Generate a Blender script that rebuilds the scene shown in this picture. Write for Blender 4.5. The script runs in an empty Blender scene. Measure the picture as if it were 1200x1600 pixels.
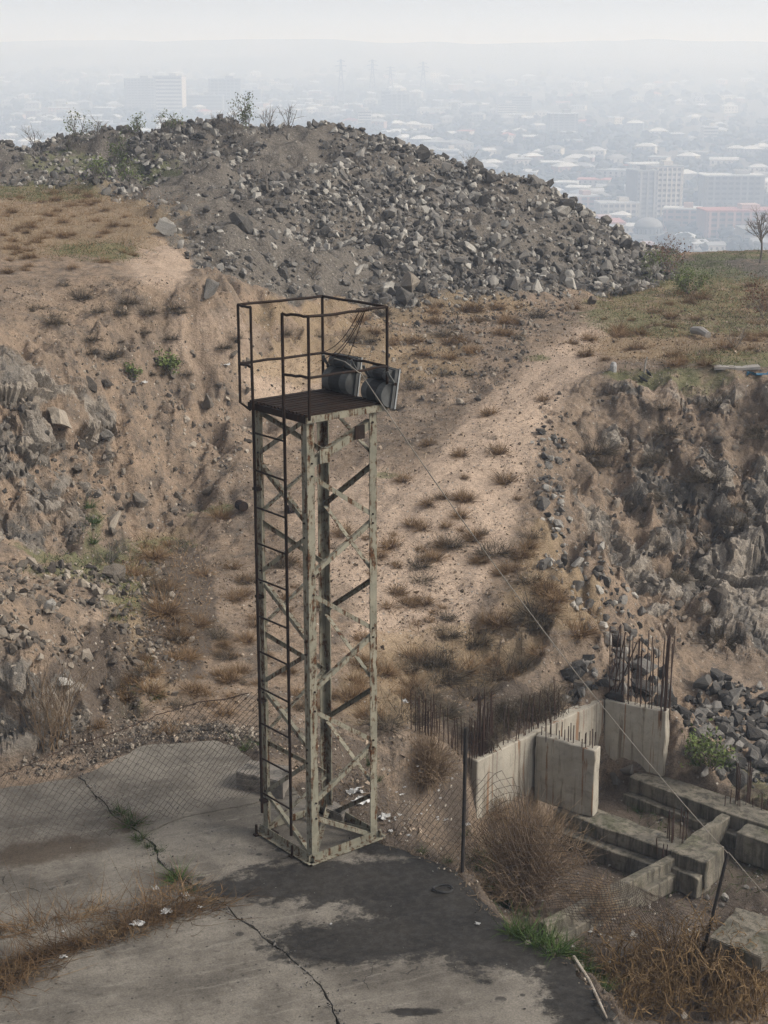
import bpy, bmesh, math, random
import numpy as np
from mathutils import Vector, Matrix
random.seed(7); RNG = np.random.default_rng(7)
S = bpy.context.scene
COL = S.collection
# ------------------------------------------------------------------ camera
F, CX, CY, PITCH, CH = 2517.0, 600.0, 800.0, math.radians(15.5), 8.7
cam = bpy.data.cameras.new('camera'); cam_o = bpy.data.objects.new('camera', cam); COL.objects.link(cam_o)
cam.sensor_fit = 'HORIZONTAL'; cam.sensor_width = 36.0; cam.lens = 36.0 * F / 1200.0
cam_o.location = (0, 0, CH); cam_o.rotation_euler = (math.pi / 2 - PITCH, 0, 0)
cam.clip_start = 0.1; cam.clip_end = 40000
S.camera = cam_o
S.render.resolution_x, S.render.resolution_y = 768, 1024
# ------------------------------------------------------------------ sky, sun, exposure
SUN_AZ, SUN_EL = math.radians(103), math.radians(40)     # azimuth clockwise from +Y
w = bpy.data.worlds.new('World'); S.world = w; w.use_nodes = True
nt = w.node_tree; nt.nodes.clear()
sky = nt.nodes.new('ShaderNodeTexSky'); sky.sky_type = 'NISHITA'; sky.sun_disc = False
sky.sun_elevation = SUN_EL; sky.sun_rotation = SUN_AZ
sky.air_density = 1.0; sky.dust_density = 8.0; sky.ozone_density = 1.0; sky.altitude = 900
hs = nt.nodes.new('ShaderNodeHueSaturation'); hs.inputs['Saturation'].default_value = 0.22
bg = nt.nodes.new('ShaderNodeBackground'); bg.inputs['Strength'].default_value = 0.12
wo = nt.nodes.new('ShaderNodeOutputWorld')
nt.links.new(sky.outputs[0], hs.inputs['Color']); nt.links.new(hs.outputs[0], bg.inputs[0]); nt.links.new(bg.outputs[0], wo.inputs[0])
sl = bpy.data.lights.new('sun', 'SUN'); sl.energy = 1.5; sl.angle = math.radians(16); sl.color = (1.0, 0.96, 0.90)
so = bpy.data.objects.new('sun', sl); COL.objects.link(so)
so.rotation_euler = Vector((-math.sin(SUN_AZ) * math.cos(SUN_EL), -math.cos(SUN_AZ) * math.cos(SUN_EL), -math.sin(SUN_EL))).to_track_quat('-Z', 'Y').to_euler()
so.location = (30, -20, 60)
vs = S.view_settings; vs.view_transform = 'Standard'; vs.look = 'None'; vs.exposure = 0.84; vs.gamma = 1.0; vs.use_curve_mapping = False
S.cycles.use_denoising = True; S.cycles.denoising_prefilter = 'NONE'; S.cycles.denoising_input_passes = 'RGB_ALBEDO_NORMAL'
S.cycles.max_bounces = 8; S.cycles.diffuse_bounces = 3; S.cycles.glossy_bounces = 2; S.cycles.transparent_max_bounces = 4
S.cycles.volume_bounces = 4; S.cycles.caustics_reflective = False; S.cycles.caustics_refractive = False
HAZE_DENSITY = 0.00102
# ------------------------------------------------------------------ pixel <-> place helpers
SP, CP = math.sin(PITCH), math.cos(PITCH)
def ray(px, py):
    u = (px - CX) / F; v = (CY - py) / F
    return np.array([u, CP + v * SP, -SP + v * CP])
def atz(px, py, z=0.0):
    d = ray(px, py); t = (z - CH) / d[2]
    return np.array([d[0] * t, d[1] * t, z])
def aty(px, py, Y):
    d = ray(px, py); t = Y / d[1]
    return np.array([d[0] * t, Y, CH + d[2] * t])
def to_pix(x, y, z):
    zz = z - CH; yc = y * CP - zz * SP; zc = y * SP + zz * CP
    yc = np.maximum(yc, 0.01)
    return CX + F * x / yc, CY - F * zc / yc
# ------------------------------------------------------------------ numpy noise
def _h(ix, iy, iz, s):
    n = (ix * 73856093) ^ (iy * 19349663) ^ (iz * 83492791) ^ (s * 2654435761 & 0x7fffffff)
    n = (n ^ (n >> 13)) & 0x7fffffff
    n = (n * 1274126177) & 0x7fffffff
    n = (n ^ (n >> 16)) & 0x7fffffff
    return (n & 0xffffff) / float(0xffffff)
def vnoise(x, y, z=None, s=0):
    x = np.asarray(x, float); y = np.asarray(y, float)
    z = np.zeros_like(x) if z is None else np.asarray(z, float)
    ix, iy, iz = np.floor(x).astype(np.int64), np.floor(y).astype(np.int64), np.floor(z).astype(np.int64)
    fx, fy, fz = x - ix, y - iy, z - iz
    fx, fy, fz = fx * fx * (3 - 2 * fx), fy * fy * (3 - 2 * fy), fz * fz * (3 - 2 * fz)
    r = 0
    for dx in (0, 1):
        for dy in (0, 1):
            for dz in (0, 1):
                r = r + _h(ix + dx, iy + dy, iz + dz, s) * (fx if dx else 1 - fx) * (fy if dy else 1 - fy) * (fz if dz else 1 - fz)
    return r * 2 - 1
def fbm(x, y, z=None, o=4, s=0, g=0.5):
    a, r = 1.0, 0
    z = np.zeros_like(np.asarray(x, float)) if z is None else z
    for k in range(o):
        r = r + a * vnoise(x, y, z, s + k * 17); x, y, z = x * 2.03 + 3.1, y * 2.03 + 7.7, z * 2.03 + 1.3; a *= g
    return r
def worley(x, y, z, s=0):
    """nearest cell: (F1, F2, random id) of jittered points"""
    ix, iy, iz = np.floor(x).astype(np.int64), np.floor(y).astype(np.int64), np.floor(z).astype(np.int64)
    f1 = np.full(x.shape, 9.0); f2 = np.full(x.shape, 9.0); idr = np.zeros(x.shape)
    for dx in (-1, 0, 1):
        for dy in (-1, 0, 1):
            for dz in (-1, 0, 1):
                jx, jy, jz = ix + dx, iy + dy, iz + dz
                d = np.sqrt((jx + _h(jx, jy, jz, s + 1) - x) ** 2 + (jy + _h(jx, jy, jz, s + 2) - y) ** 2 + (jz + _h(jx, jy, jz, s + 3) - z) ** 2)
                m = d < f1
                f2 = np.where(m, f1, np.minimum(f2, d)); idr = np.where(m, _h(jx, jy, jz, s + 4), idr); f1 = np.where(m, d, f1)
    return f1, f2, idr
def sstep(a, b, x):
    t = np.clip((x - a) / (b - a), 0, 1); return t * t * (3 - 2 * t)
# ------------------------------------------------------------------ object helpers
def fast_mesh(name, V, Fc, smooth=False):
    me = bpy.data.meshes.new(name)
    V = np.asarray(V, np.float32)
    if isinstance(Fc, np.ndarray):
        k = Fc.shape[1]; n = len(Fc)
        me.vertices.add(len(V)); me.vertices.foreach_set('co', V.ravel())
        me.loops.add(n * k); me.loops.foreach_set('vertex_index', Fc.astype(np.int32).ravel())
        me.polygons.add(n); me.polygons.foreach_set('loop_start', np.arange(0, n * k, k, dtype=np.int32))
        me.polygons.foreach_set('use_smooth', np.full(n, smooth, bool))
        me.update(calc_edges=True)
    else:
        me.from_pydata([tuple(map(float, v)) for v in V], [], Fc)
        if smooth: me.polygons.foreach_set('use_smooth', np.full(len(me.polygons), True, bool))
    return me
def attr(me, name, arr):
    a = me.attributes.new(name, 'FLOAT', 'POINT'); a.data.foreach_set('value', np.asarray(arr, np.float32))
def link(name, me, material=None, parent=None):
    o = bpy.data.objects.new(name, me); COL.objects.link(o)
    if material is not None and len(me.materials) == 0: me.materials.append(material)
    if parent is not None: o.parent = parent
    return o
def tag(o, label, cat=None, group=None, kind=None):
    if label: o['label'] = label
    if cat: o['category'] = cat
    if group: o['group'] = group
    if kind: o['kind'] = kind
    return o
def empty(name, loc, label, cat, group=None, rz=0.0):
    o = bpy.data.objects.new(name, None); COL.objects.link(o); o.location = [float(v) for v in loc]; o.rotation_euler = (0, 0, rz); o.empty_display_size = 0.2
    return tag(o, label, cat, group)
class MB:
    def __init__(s): s.v = []; s.f = []
    def add(s, V, Fc):
        b = len(s.v); s.v += [tuple(map(float, p)) for p in V]; s.f += [tuple(int(i) + b for i in f) for f in Fc]; return s
    def box(s, c, d, ax=None):
        c = np.array(c, float); X, Y, Z = ax if ax is not None else np.eye(3)
        P = [c + np.array(X) * d[0] / 2 * i + np.array(Y) * d[1] / 2 * j + np.array(Z) * d[2] / 2 * k for i in (-1, 1) for j in (-1, 1) for k in (-1, 1)]
        return s.add(P, [(0, 1, 3, 2), (4, 6, 7, 5), (0, 4, 5, 1), (2, 3, 7, 6), (0, 2, 6, 4), (1, 5, 7, 3)])
    def prism(s, poly, z0, z1):
        n = len(poly)
        return s.add([(p[0], p[1], z0) for p in poly] + [(p[0], p[1], z1) for p in poly],
                     [tuple(range(n))[::-1], tuple(range(n, 2 * n))] + [(i, (i + 1) % n, n + (i + 1) % n, n + i) for i in range(n)])
    def tube(s, pts, r, sides=6, cap=True):
        pts = [np.array(p, float) for p in pts]; n = len(pts)
        rs = r if hasattr(r, '__len__') else [r] * n
        V = []; up = None
        for i, p in enumerate(pts):
            t = pts[min(i + 1, n - 1)] - pts[max(i - 1, 0)]; t = t / (np.linalg.norm(t) + 1e-9)
            if up is None: up = np.array([0, 0, 1.0]) if abs(t[2]) < 0.9 else np.array([1.0, 0, 0])
            u = np.cross(t, up); u /= np.linalg.norm(u) + 1e-9; v = np.cross(u, t); up = v
            for k in range(sides):
                a = 2 * math.pi * k / sides; V.append(p + rs[i] * (math.cos(a) * u + math.sin(a) * v))
        Fc = [(i * sides + k, i * sides + (k + 1) % sides, (i + 1) * sides + (k + 1) % sides, (i + 1) * sides + k) for i in range(n - 1) for k in range(sides)]
        if cap: Fc += [tuple(range(sides))[::-1], tuple(range((n - 1) * sides, n * sides))]
        return s.add(V, Fc)
    def angle_bar(s, p0, p1, n1, n2, wd=0.05, th=0.006):
        """L-section steel from p0 to p1; flanges run along n1 and n2 from the heel line"""
        p0, p1 = np.array(p0, float), np.array(p1, float); t = p1 - p0; t = t / np.linalg.norm(t)
        n1 = np.array(n1, float); n1 -= t * n1.dot(t); n1 /= np.linalg.norm(n1)
        n2 = np.array(n2, float); n2 -= t * n2.dot(t); n2 -= n1 * n2.dot(n1); n2 /= np.linalg.norm(n2)
        prof = [(0, 0), (wd, 0), (wd, th), (th, th), (th, wd), (0, wd)]
        V = [p + n1 * a + n2 * b for p in (p0, p1) for a, b in prof]
        Fc = [(i, (i + 1) % 6, 6 + (i + 1) % 6, 6 + i) for i in range(6)] + [(0, 5, 4, 3), (0, 3, 2, 1), (6, 9, 10, 11), (6, 7, 8, 9)]
        return s.add(V, Fc)
    def mesh(s, name, smooth=False):
        me = fast_mesh(name, s.v if s.v else [(0, 0, 0)], s.f, smooth)
        bm = bmesh.new(); bm.from_mesh(me); bmesh.ops.recalc_face_normals(bm, faces=bm.faces); bm.to_mesh(me); bm.free()
        return me
    def build(s, name, material, parent=None, smooth=False):
        return link(name, s.mesh(name, smooth), material, parent)
# ------------------------------------------------------------------ materials
def new_mat(name):
    m = bpy.data.materials.new(name); m.use_nodes = True; t = m.node_tree
    return m, t, t.nodes['Principled BSDF']
class NB:
    """tiny node builder"""
    def __init__(s, t): s.t = t
    def n(s, kind, **kw):
        nd = s.t.nodes.new(kind)
        for k, v in kw.items(): setattr(nd, k, v)
        return nd
    def l(s, a, b): s.t.links.new(a, b)
    def coord(s): return s.n('ShaderNodeTexCoord').outputs['Object']
    def noise(s, co, sc, det=5, rough=0.55, dist=0.0):
        nd = s.n('ShaderNodeTexNoise'); nd.inputs['Scale'].default_value = sc; nd.inputs['Detail'].default_value = det
        nd.inputs['Roughness'].default_value = rough; nd.inputs['Distortion'].default_value = dist; s.l(co, nd.inputs['Vector']); return nd.outputs['Fac']
    def voro(s, co, sc, feat='F1', out='Distance'):
        nd = s.n('ShaderNodeTexVoronoi', feature=feat); nd.inputs['Scale'].default_value = sc; s.l(co, nd.inputs['Vector']); return nd.outputs[out]
    def ramp(s, f, a, b, c=0.0, d=1.0):
        nd = s.n('ShaderNodeMapRange'); nd.inputs[1].default_value = a; nd.inputs[2].default_value = b; nd.inputs[3].default_value = c; nd.inputs[4].default_value = d
        nd.interpolation_type = 'SMOOTHSTEP' if (c, d) == (0.0, 1.0) else 'LINEAR'
        s.l(f, nd.inputs[0]); return nd.outputs[0]
    def mix(s, f, a, b):
        nd = s.n('ShaderNodeMix', data_type='RGBA')
        if isinstance(f, (int, float)): nd.inputs[0].default_value = f
        else: s.l(f, nd.inputs[0])
        for i, c in ((6, a), (7, b)):
            if isinstance(c, tuple): nd.inputs[i].default_value = (*c, 1) if len(c) == 3 else c
            else: s.l(c, nd.inputs[i])
        return nd.outputs[2]
    def math(s, op, a, b=0.0, clamp=False):
        nd = s.n('ShaderNodeMath', operation=op, use_clamp=clamp)
        for i, v in ((0, a), (1, b)):
            if isinstance(v, (int, float)): nd.inputs[i].default_value = v
            else: s.l(v, nd.inputs[i])
        return nd.outputs[0]
    def attr(s, name): nd = s.n('ShaderNodeAttribute'); nd.attribute_name = name; return nd.outputs['Fac']
    def scale(s, co, v):
        nd = s.n('ShaderNodeVectorMath', operation='MULTIPLY'); s.l(co, nd.inputs[0]); nd.inputs[1].default_value = v; return nd.outputs[0]
    def bump(s, h, strength, dist, prev=None):
        nd = s.n('ShaderNodeBump'); nd.inputs['Strength'].default_value = strength; nd.inputs['Distance'].default_value = dist; s.l(h, nd.inputs['Height'])
        if prev is not None: s.l(prev, nd.inputs['Normal'])
        return nd.outputs[0]
def simple_mat(name, c1, c2, rough=0.85, sc=6.0, c3=None, sc3=1.0, lo3=0.55, hi3=0.7, bump=0.0, bsc=30.0, per_obj=0.0, metal=0.0, stretch=(1, 1, 1), spec=0.3):
    m, t, p = new_mat(name); b = NB(t); co = b.coord(); cs = b.scale(co, stretch) if stretch != (1, 1, 1) else co
    col = b.mix(b.ramp(b.noise(cs, sc), 0.35, 0.65), c1, c2)
    if c3 is not None: col = b.mix(b.ramp(b.noise(cs, sc3, 6, 0.65), lo3, hi3), col, c3)
    if per_obj:
        oi = b.n('ShaderNodeObjectInfo'); k = b.math('ADD', b.math('MULTIPLY', oi.outputs['Random'], 2 * per_obj), 1 - per_obj)
        mm = b.n('ShaderNodeMix', data_type='RGBA', blend_type='MULTIPLY'); mm.inputs[0].default_value = 1.0
        b.l(col, mm.inputs[6]); b.l(k, mm.inputs[7]); col = mm.outputs[2]
    b.l(col, p.inputs['Base Color']); p.inputs['Roughness'].default_value = rough; p.inputs['Metallic'].default_value = metal
    p.inputs['Specular IOR Level'].default_value = spec
    if bump: b.l(b.bump(b.noise(cs, bsc), bump, 0.02), p.inputs['Normal'])
    return m
HAZE_G=0.1; HAZE_TOP=110.0
# ------------------------------------------------------------------ terrain: height control points read from the photograph
CTRL = []
def cz(px, py, z): CTRL.append(atz(px, py, z))
def cyy(px, py, Y): CTRL.append(aty(px, py, Y))
for a in [  # quarry floor / track
    (300,1120,-.15),(450,1000,-.3),(600,1000,-.4),(350,900,0),(600,850,.2),(700,750,.8),(780,650,1.4),(850,570,1.9),(920,510,2.1),(1000,460,2.2),
    (1150,520,2.0),(1100,395,2.3),(1200,392,2.3),(700,640,1.2),(620,580,1.75),(480,560,2.1),(480,660,1.15),(480,760,.5),(600,700,.9),(560,480,2.6),(640,468,2.6),(480,465,3.0),
    (760,520,2.2),(1060,470,2.15),(500,1150,-.25),(400,1150,-.12),(600,1100,-.6),(700,1080,-.85),(760,1000,-.55),(820,900,.0),(250,1000,-.1),(500,920,-.1),(720,900,-.1),
    # ---, down to the foundations
    (620,1335,-.04),(640,1270,-.14),(560,1240,-.05),(690,1310,-.2),(720,1270,-.5),(650,1200,-.5),(600,1180,-.35),(700,1190,-.9),(760,1172,-1.15),(800,1120,-1.1),(850,1112,-1.12),(940,1082,-1.1),
    (900,1055,-.95),(760,1400,-.1),(830,1440,-.3),(890,1470,-.35),(960,1520,-.35),(1000,1620,-.2),(1100,1700,-.3),
    # left bank
    (350,480,3.6),(300,430,3.9),(225,372,4.35),(100,420,4.2),(0,430,4.2),(350,600,2.0),(350,700,1.0),(350,785,.35),(200,500,3.45),(200,600,2.45),(200,700,1.35),(200,795,.3),(420,520,2.75),(420,610,1.75),
    (50,480,3.85),(50,560,3.3),(50,650,2.55),(50,750,1.5),(30,850,.75),(110,860,.5),(120,760,1.1),(110,640,2.3),
    # low mound behind the slab, left
    (0,905,.85),(100,950,.85),(100,1040,.85),(30,1050,1.0),(150,1000,.55),(195,930,.2),(200,1010,.0),(195,1100,-.1),(160,1130,.1),(95,1180,-.02),(20,1195,-.02),(210,1165,-.06),(300,1160,-.06),
    # right cutting
    (860,590,1.8),(900,577,2.0),(1000,590,2.0),(1100,595,2.0),(1200,595,2.0),(1060,560,2.05),(850,700,1.1),(830,830,.35),(900,935,-.15),(950,1010,-.6),
    (1000,700,.8),(1000,800,-.1),(1000,900,-1.0),(1050,1000,-1.9),(1100,1080,-2.2),(1200,700,.8),(1200,800,-.3),(1200,900,-1.3),(1200,1000,-2.0),(1200,1100,-2.45),(900,700,1.0),(900,800,.3),(955,900,-.55),
    (1000,1050,-1.5),(1050,1120,-2.0),(1100,1180,-2.4),(1200,1200,-2.6),(1100,740,.4),(1100,850,-.8),(1100,950,-1.6)]: cz(*a)
for a in [  # rubble heap and the plateau before it
    (600,350,50),(500,300,53),(500,250,57.5),(500,199,62),(600,217,62),(560,400,46),(700,264,60),(750,380,50),(800,440,47.5),(700,300,56.5),(650,420,46),(850,303,57),(900,352,55),(960,402,53),(1040,428,52),
    (860,380,51),(920,425,50),(800,281,59),(400,203,63),(300,208,64),(200,217,65),(100,234,65),(0,257,65),(150,272,58),(50,292,56),(100,330,48),(100,382,41.5),(300,300,52),(250,350,44),(330,400,40.5),(400,425,40.2),
    (400,300,50),(400,350,45),(300,250,58),(400,250,57),(480,400,43.5)]: cyy(*a)
for a in [(1000,404,60),(950,388,63),(1050,398,60),(1000,410,56)]: cyy(*a)
for x in (-34, -22, -12, -4, 4, 10): CTRL += [np.array([x, 71, 1.0]), np.array([x, 90, -12.0])]
for x in (14, 20, 28, 38): CTRL += [np.array([x, 66, 0.5]), np.array([x, 90, -14.0])]
edge = []
for p in CTRL:   # carry the edge columns on past the frame
    px, py = to_pix(*p)
    if px <= 55 and py > 250: edge.append(p + np.array([-0.11 * p[1], 0, .1])); edge.append(p + np.array([-0.3 * p[1], 0, .2]))
    if px >= 1145: edge.append(p + np.array([0.12 * p[1], 0, 0])); edge.append(p + np.array([0.3 * p[1], 0, .1]))
CTRL += edge
CTRL += [np.array([x, y, -.15]) for x in (-8, -3, 0) for y in (4, 9, 14)] + [np.array([x, y, -1.2]) for x in (8, 14) for y in (4, 9, 14)]
C3 = np.array(CTRL)
def _phi(r2): return np.sqrt(r2 + 0.5)
_n = len(C3); _A = np.zeros((_n + 3, _n + 3))
_A[:_n, :_n] = _phi(((C3[:, None, :2] - C3[None, :, :2]) ** 2).sum(-1)); _A[:_n, :_n] -= np.eye(_n) * 0.06
_P = np.c_[np.ones(_n), C3[:, :2]]; _A[:_n, _n:] = _P; _A[_n:, :_n] = _P.T
_W = np.linalg.solve(_A, np.r_[C3[:, 2], 0, 0, 0])
RX0, RX1, RY0, RY1, RS = -48.0, 48.0, 2.0, 92.0, 0.15
_gx = np.arange(RX0, RX1, RS); _gy = np.arange(RY0, RY1, RS)
GX, GY = np.meshgrid(_gx, _gy)
def _rbf(x, y):
    out = np.empty(x.size); xf, yf = x.ravel(), y.ravel()
    for i in range(0, xf.size, 40000):
        q = slice(i, i + 40000)
        out[q] = _phi((xf[q, None] - C3[:, 0]) ** 2 + (yf[q, None] - C3[:, 1]) ** 2) @ _W[:_n] + _W[_n] + _W[_n + 1] * xf[q] + _W[_n + 2] * yf[q]
    return out.reshape(x.shape)
BASE = _rbf(GX, GY)
def sdf(poly, x, y):
    """signed distance (negative inside)"""
    d = np.full(np.shape(x), 1e9); ins = np.zeros(np.shape(x), bool); n = len(poly)
    for i in range(n):
        (x0, y0), (x1, y1) = poly[i][:2], poly[(i + 1) % n][:2]
        ex, ey = x1 - x0, y1 - y0; t = np.clip(((x - x0) * ex + (y - y0) * ey) / (ex * ex + ey * ey + 1e-12), 0, 1)
        d = np.minimum(d, np.hypot(x - x0 - t * ex, y - y0 - t * ey))
        if y0 != y1: ins ^= ((y0 > y) != (y1 > y)) & (x < (x1 - x0) * (y - y0) / (y1 - y0) + x0)
    return np.where(ins, -d, d)
# slab outline (metres, from the photograph)
J1 = [(120,1212),(150,1243),(185,1275),(222,1300),(250,1345),(310,1392),(340,1410),(380,1440),(450,1490),(500,1545),(535,1600),(600,1700),(700,1900)]
J3 = [(222,1300),(300,1272),(405,1253),(470,1240)]
J2 = [(340,1410),(180,1472),(0,1537),(-300,1650)]
SFAR = [(470,1240),(440,1214),(400,1188),(368,1166),(330,1158),(230,1164),(120,1212)]
SRIGHT = [(470,1240),(540,1288),(600,1322),(660,1336),(715,1362),(758,1420),(825,1465),(890,1500),(930,1545),(965,1600),(1060,1750),(1150,1900)]
PANELS = [J1[:4] + J3[1:] + SFAR[1:-1],
          J1[3:] + SRIGHT[::-1] + J3[::-1][1:-1],
          J1[:7] + J2[1:] + [(-420,1480),(-260,1290),(0,1230)],
          J1[6:] + [(-700,1900)] + J2[::-1][:-1]]
SLAB = [tuple(atz(*p)[:2]) for p in [(-700,1900),(-420,1480),(-260,1290),(0,1230)] + [J1[0]] + SFAR[::-1][1:] + SRIGHT[1:]]
SLAB_D = sdf(SLAB, GX, GY)
# foundation lines
ZT, ZB, ZPIT = -1.2, -2.3, -2.75
WB0, WB1 = atz(690, 1217, ZT), atz(945, 1092, ZT)          # back wall, visible face
WC1 = atz(1041, 1114, ZT); FS1 = atz(1250, 1275, ZB)
def side(p, q, x, y):   # distance to the right of the line p->q
    ex, ey = q[0] - p[0], q[1] - p[1]; L = math.hypot(ex, ey); return ((x - p[0]) * ey - (y - p[1]) * ex) / L
h1 = side(WB0, WB1, GX, GY); h2 = side(WB1, WC1, GX, GY); h2b = side(atz(1030, 1212, ZB), FS1, GX, GY)
S0, S1 = atz(715, 1362), atz(960, 1600)
h3 = -side(S0, S1, GX, GY)
h2 = np.where(GX < WC1[0], h2, h2b)
h3n = h3 + .35 * fbm(GX * .7, GY * .7, s=5)
pit = sstep(-.12, .12, h1 + .02) * sstep(-.14, .14, h2) * np.clip(h3n / 2.6 - .1, 0, 1) ** 0.75
BASE = BASE * (1 - pit) + np.minimum(BASE, ZPIT + .12 * fbm(GX * 1.3, GY * 1.3, s=9)) * pit
# tuck the ground under the slab
k = sstep(.05, .55, SLAB_D); BASE = np.where(SLAB_D < .05, -.115, BASE * k + (1 - k) * -.035)
PXG, PYG = to_pix(GX, GY, BASE)
def pm(poly, soft=20, y0=0, y1=200):
    return sstep(soft, -soft, sdf(poly, PXG, PYG)) * (GY > y0) * (GY < y1)
def pe(px, py, rx, ry, y0=0, y1=200):
    return sstep(1.25, .6, np.hypot((PXG - px) / rx, (PYG - py) / ry)) * (GY > y0) * (GY < y1)
HEAPP = [(-900,300),(0,262),(0,290),(130,290),(230,330),(240,360),(330,432),(480,468),(640,482),(850,470),(1010,452),(1060,425),(1000,395),(930,340),(850,285),(700,245),(500,170),(300,170),(-900,170)]
HEAP = pm(HEAPP, 9, 38.5, 75); HEAP = np.maximum(HEAP, sstep(60, 63, GY) * (GX < 14) * (GY < 76))
M = {}
cliffL = pm([(-500,560),(20,560),(90,600),(170,640),(190,720),(150,800),(90,830),(20,880),(-500,900)], 22, 24, 37)
cliffR = pm([(850,640),(900,615),(1000,610),(1090,605),(1700,605),(1700,1030),(1130,1020),(1040,980),(960,900),(900,800),(870,720)], 30, 25, 38)
face = pm([(-300,1030),(60,1050),(140,1060),(150,1150),(80,1180),(-300,1190)], 16, 17, 24)
M['rock'] = np.clip(np.maximum(np.maximum(cliffL, cliffR), .8 * face), 0, 1)
M['heap'] = HEAP
M['green'] = np.clip(sum([pe(*a) for a in [(150,855,160,22,24,40),(145,810,18,50,24,40),(130,890,120,18,22,30),(265,850,50,12),(1130,500,120,25),(1120,465,170,45,40,62),(1000,500,110,22,38,56),(1150,560,120,14,34,42),(1050,470,150,25),(1060,585,140,14),(1080,425,80,22),(150,395,80,22,38,46),(600,740,30,6),
    (200,940,40,50),(720,1130,40,20),(60,300,130,16,48,60),(130,255,120,25,52,70),(240,270,60,18,52,70),(1150,400,90,8),(330,790,45,9),(180,880,60,20),(840,560,25,6),(1010,520,80,12),(230,1180,80,10),(390,1163,40,8,18,22),(200,1080,30,40),(1100,1330,160,90,18,26),(1170,1240,50,40)]]), 0, 1)
M['straw'] = np.clip(sum([pe(*a) for a in [(110,350,190,70,38,60),(700,1030,170,60),(640,1090,130,60),(850,880,40,80),(540,490,200,22),(1100,470,200,40),(1080,540,200,30),(250,960,90,160),(860,950,90,60),(560,560,200,50),(700,480,160,14)]]), 0, 1)
M['pale'] = np.clip(pm([(540,1020),(570,900),(650,740),(730,650),(830,560),(900,512),(980,495),(940,555),(865,650),(825,740),(790,860),(720,1000)], 30, 20, 60) * 1.0 + pe(440,600,80,60,28,45) * .7 + pe(250,410,60,50,34,46) * .7 + pe(330,520,90,60) * .5 + pe(580,820,150,110) * .7 + pe(1050,620,60,20,30,40) * .5 + pe(420,930,120,60) * .4, 0, 1)
M['dark'] = np.clip(sum([pe(*a) for a in [(650,1280,110,80,16,20.5),(740,1390,70,60,13,18),(700,1210,70,40,17,22),(780,1420,120,70,13,20),(880,1470,110,60,13,20),(1000,1560,120,90,13,18),(560,1240,90,60,17,20),(330,1165,260,22,17,23),(150,1060,70,100,19,26),(60,1120,90,60,18,24),(1050,1350,200,160,17,27),(280,960,60,120,20,30),(760,1110,90,50,19,26)]]) * .9, 0, 1)
M['gravel'] = np.clip(HEAP * .95 + pe(290, 298, 120, 24, 46, 62) * 1.2 + pe(540, 440, 320, 36, 38, 60) * .35 + pe(1130, 420, 170, 26, 45, 62) * .8 + pe(200, 960, 60, 100) * .5 + pe(330, 1145, 250, 25, 18, 23) * .5 + pe(640, 500, 160, 30) * .3, 0, 1)
_c1 = np.clip(HEAP, 0, 1)
_sy, _sx = np.gradient(BASE, RS); SLOPE = np.clip((np.hypot(_sx, _sy) - .12) / .5, 0, 1.2) * (GY < 70) * sstep(.4, 1.5, SLAB_D) * (1 - pit) * (1 - .85 * M['pale'])
def _detail(x, y, heap, slabd, slope):
    kk = sstep(0.0, .3, slabd)
    d = .045 * fbm(x * .9, y * .9, s=21) + .03 * fbm(x * 3.1, y * 3.1, o=4, s=31, g=.6)
    d = d + heap * ((.38 * fbm(x * .5, y * .5, o=3, s=41)) + .14 * fbm(x * 1.9, y * 1.9, o=3, s=43))
    wxx = x + .5 * fbm(x * .6, y * .6, o=2, s=45); rd = 1 - np.abs(fbm(wxx * 1.1, y * .45, o=3, s=47))
    d = d + slope * (1 - heap) * (.32 * fbm(x * .7, y * .7, o=3, s=46) + .38 * (rd - .75) + .14 * fbm(x * 2.7, y * 2.7, o=4, s=48, g=.6))
    d = d + heap * .22 * (1 - np.abs(fbm(x * .45, y * .4, o=3, s=49)) - .7)
    return d * kk
def look(R, x, y):
    fx = np.clip((np.asarray(x, float) - RX0) / RS, 0, len(_gx) - 1.001); fy = np.clip((np.asarray(y, float) - RY0) / RS, 0, len(_gy) - 1.001)
    ix, iy = fx.astype(int), fy.astype(int); tx, ty = fx - ix, fy - iy
    return (R[iy, ix] * (1 - tx) + R[iy, ix + 1] * tx) * (1 - ty) + (R[iy + 1, ix] * (1 - tx) + R[iy + 1, ix + 1] * tx) * ty
FARY = np.array([84, 100, 250, 600, 900, 1000, 1100, 1200, 1500, 1900, 2300, 2700, 3100, 3600, 3900, 4600])
FARZ = np.array([-9, -22, -60, -82, -84, -83, -75, -61, -52, -38, -28, -12, 14, 50, 55, 30])
def zfar(x, y):
    x, y = np.asarray(x, float), np.asarray(y, float)
    z = np.interp(y, FARY, FARZ)
    return z + sstep(200, 1500, y) * (5 * fbm(x / 300, y / 300, o=3, s=51)) + sstep(2400, 3600, y) * 13 * fbm(x / 420 + 3.3, y / 1500, o=3, s=53)
def gz(x, y):
    x, y = np.asarray(x, float), np.asarray(y, float)
    near = look(BASE, x, y) + _detail(x, y, look(_c1, x, y), look(SLAB_D, x, y), look(SLOPE, x, y))
    t = sstep(74, 88, y)
    return near * (1 - t) + zfar(x, y) * t
_Y = np.r_[np.arange(12, 40, .05), np.arange(40, 74, .1)]
def hit(px, py):
    """where the pixel's ray meets the ground or slab"""
    d = ray(px, py); t = _Y / d[1]; x = d[0] * t; z = CH + d[2] * t
    g = gz(x, _Y); g = np.where(look(SLAB_D, x, _Y) < 0, 0.0, g)
    k = np.argmax(z < g); return np.array([x[k], _Y[k], g[k]])
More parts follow.
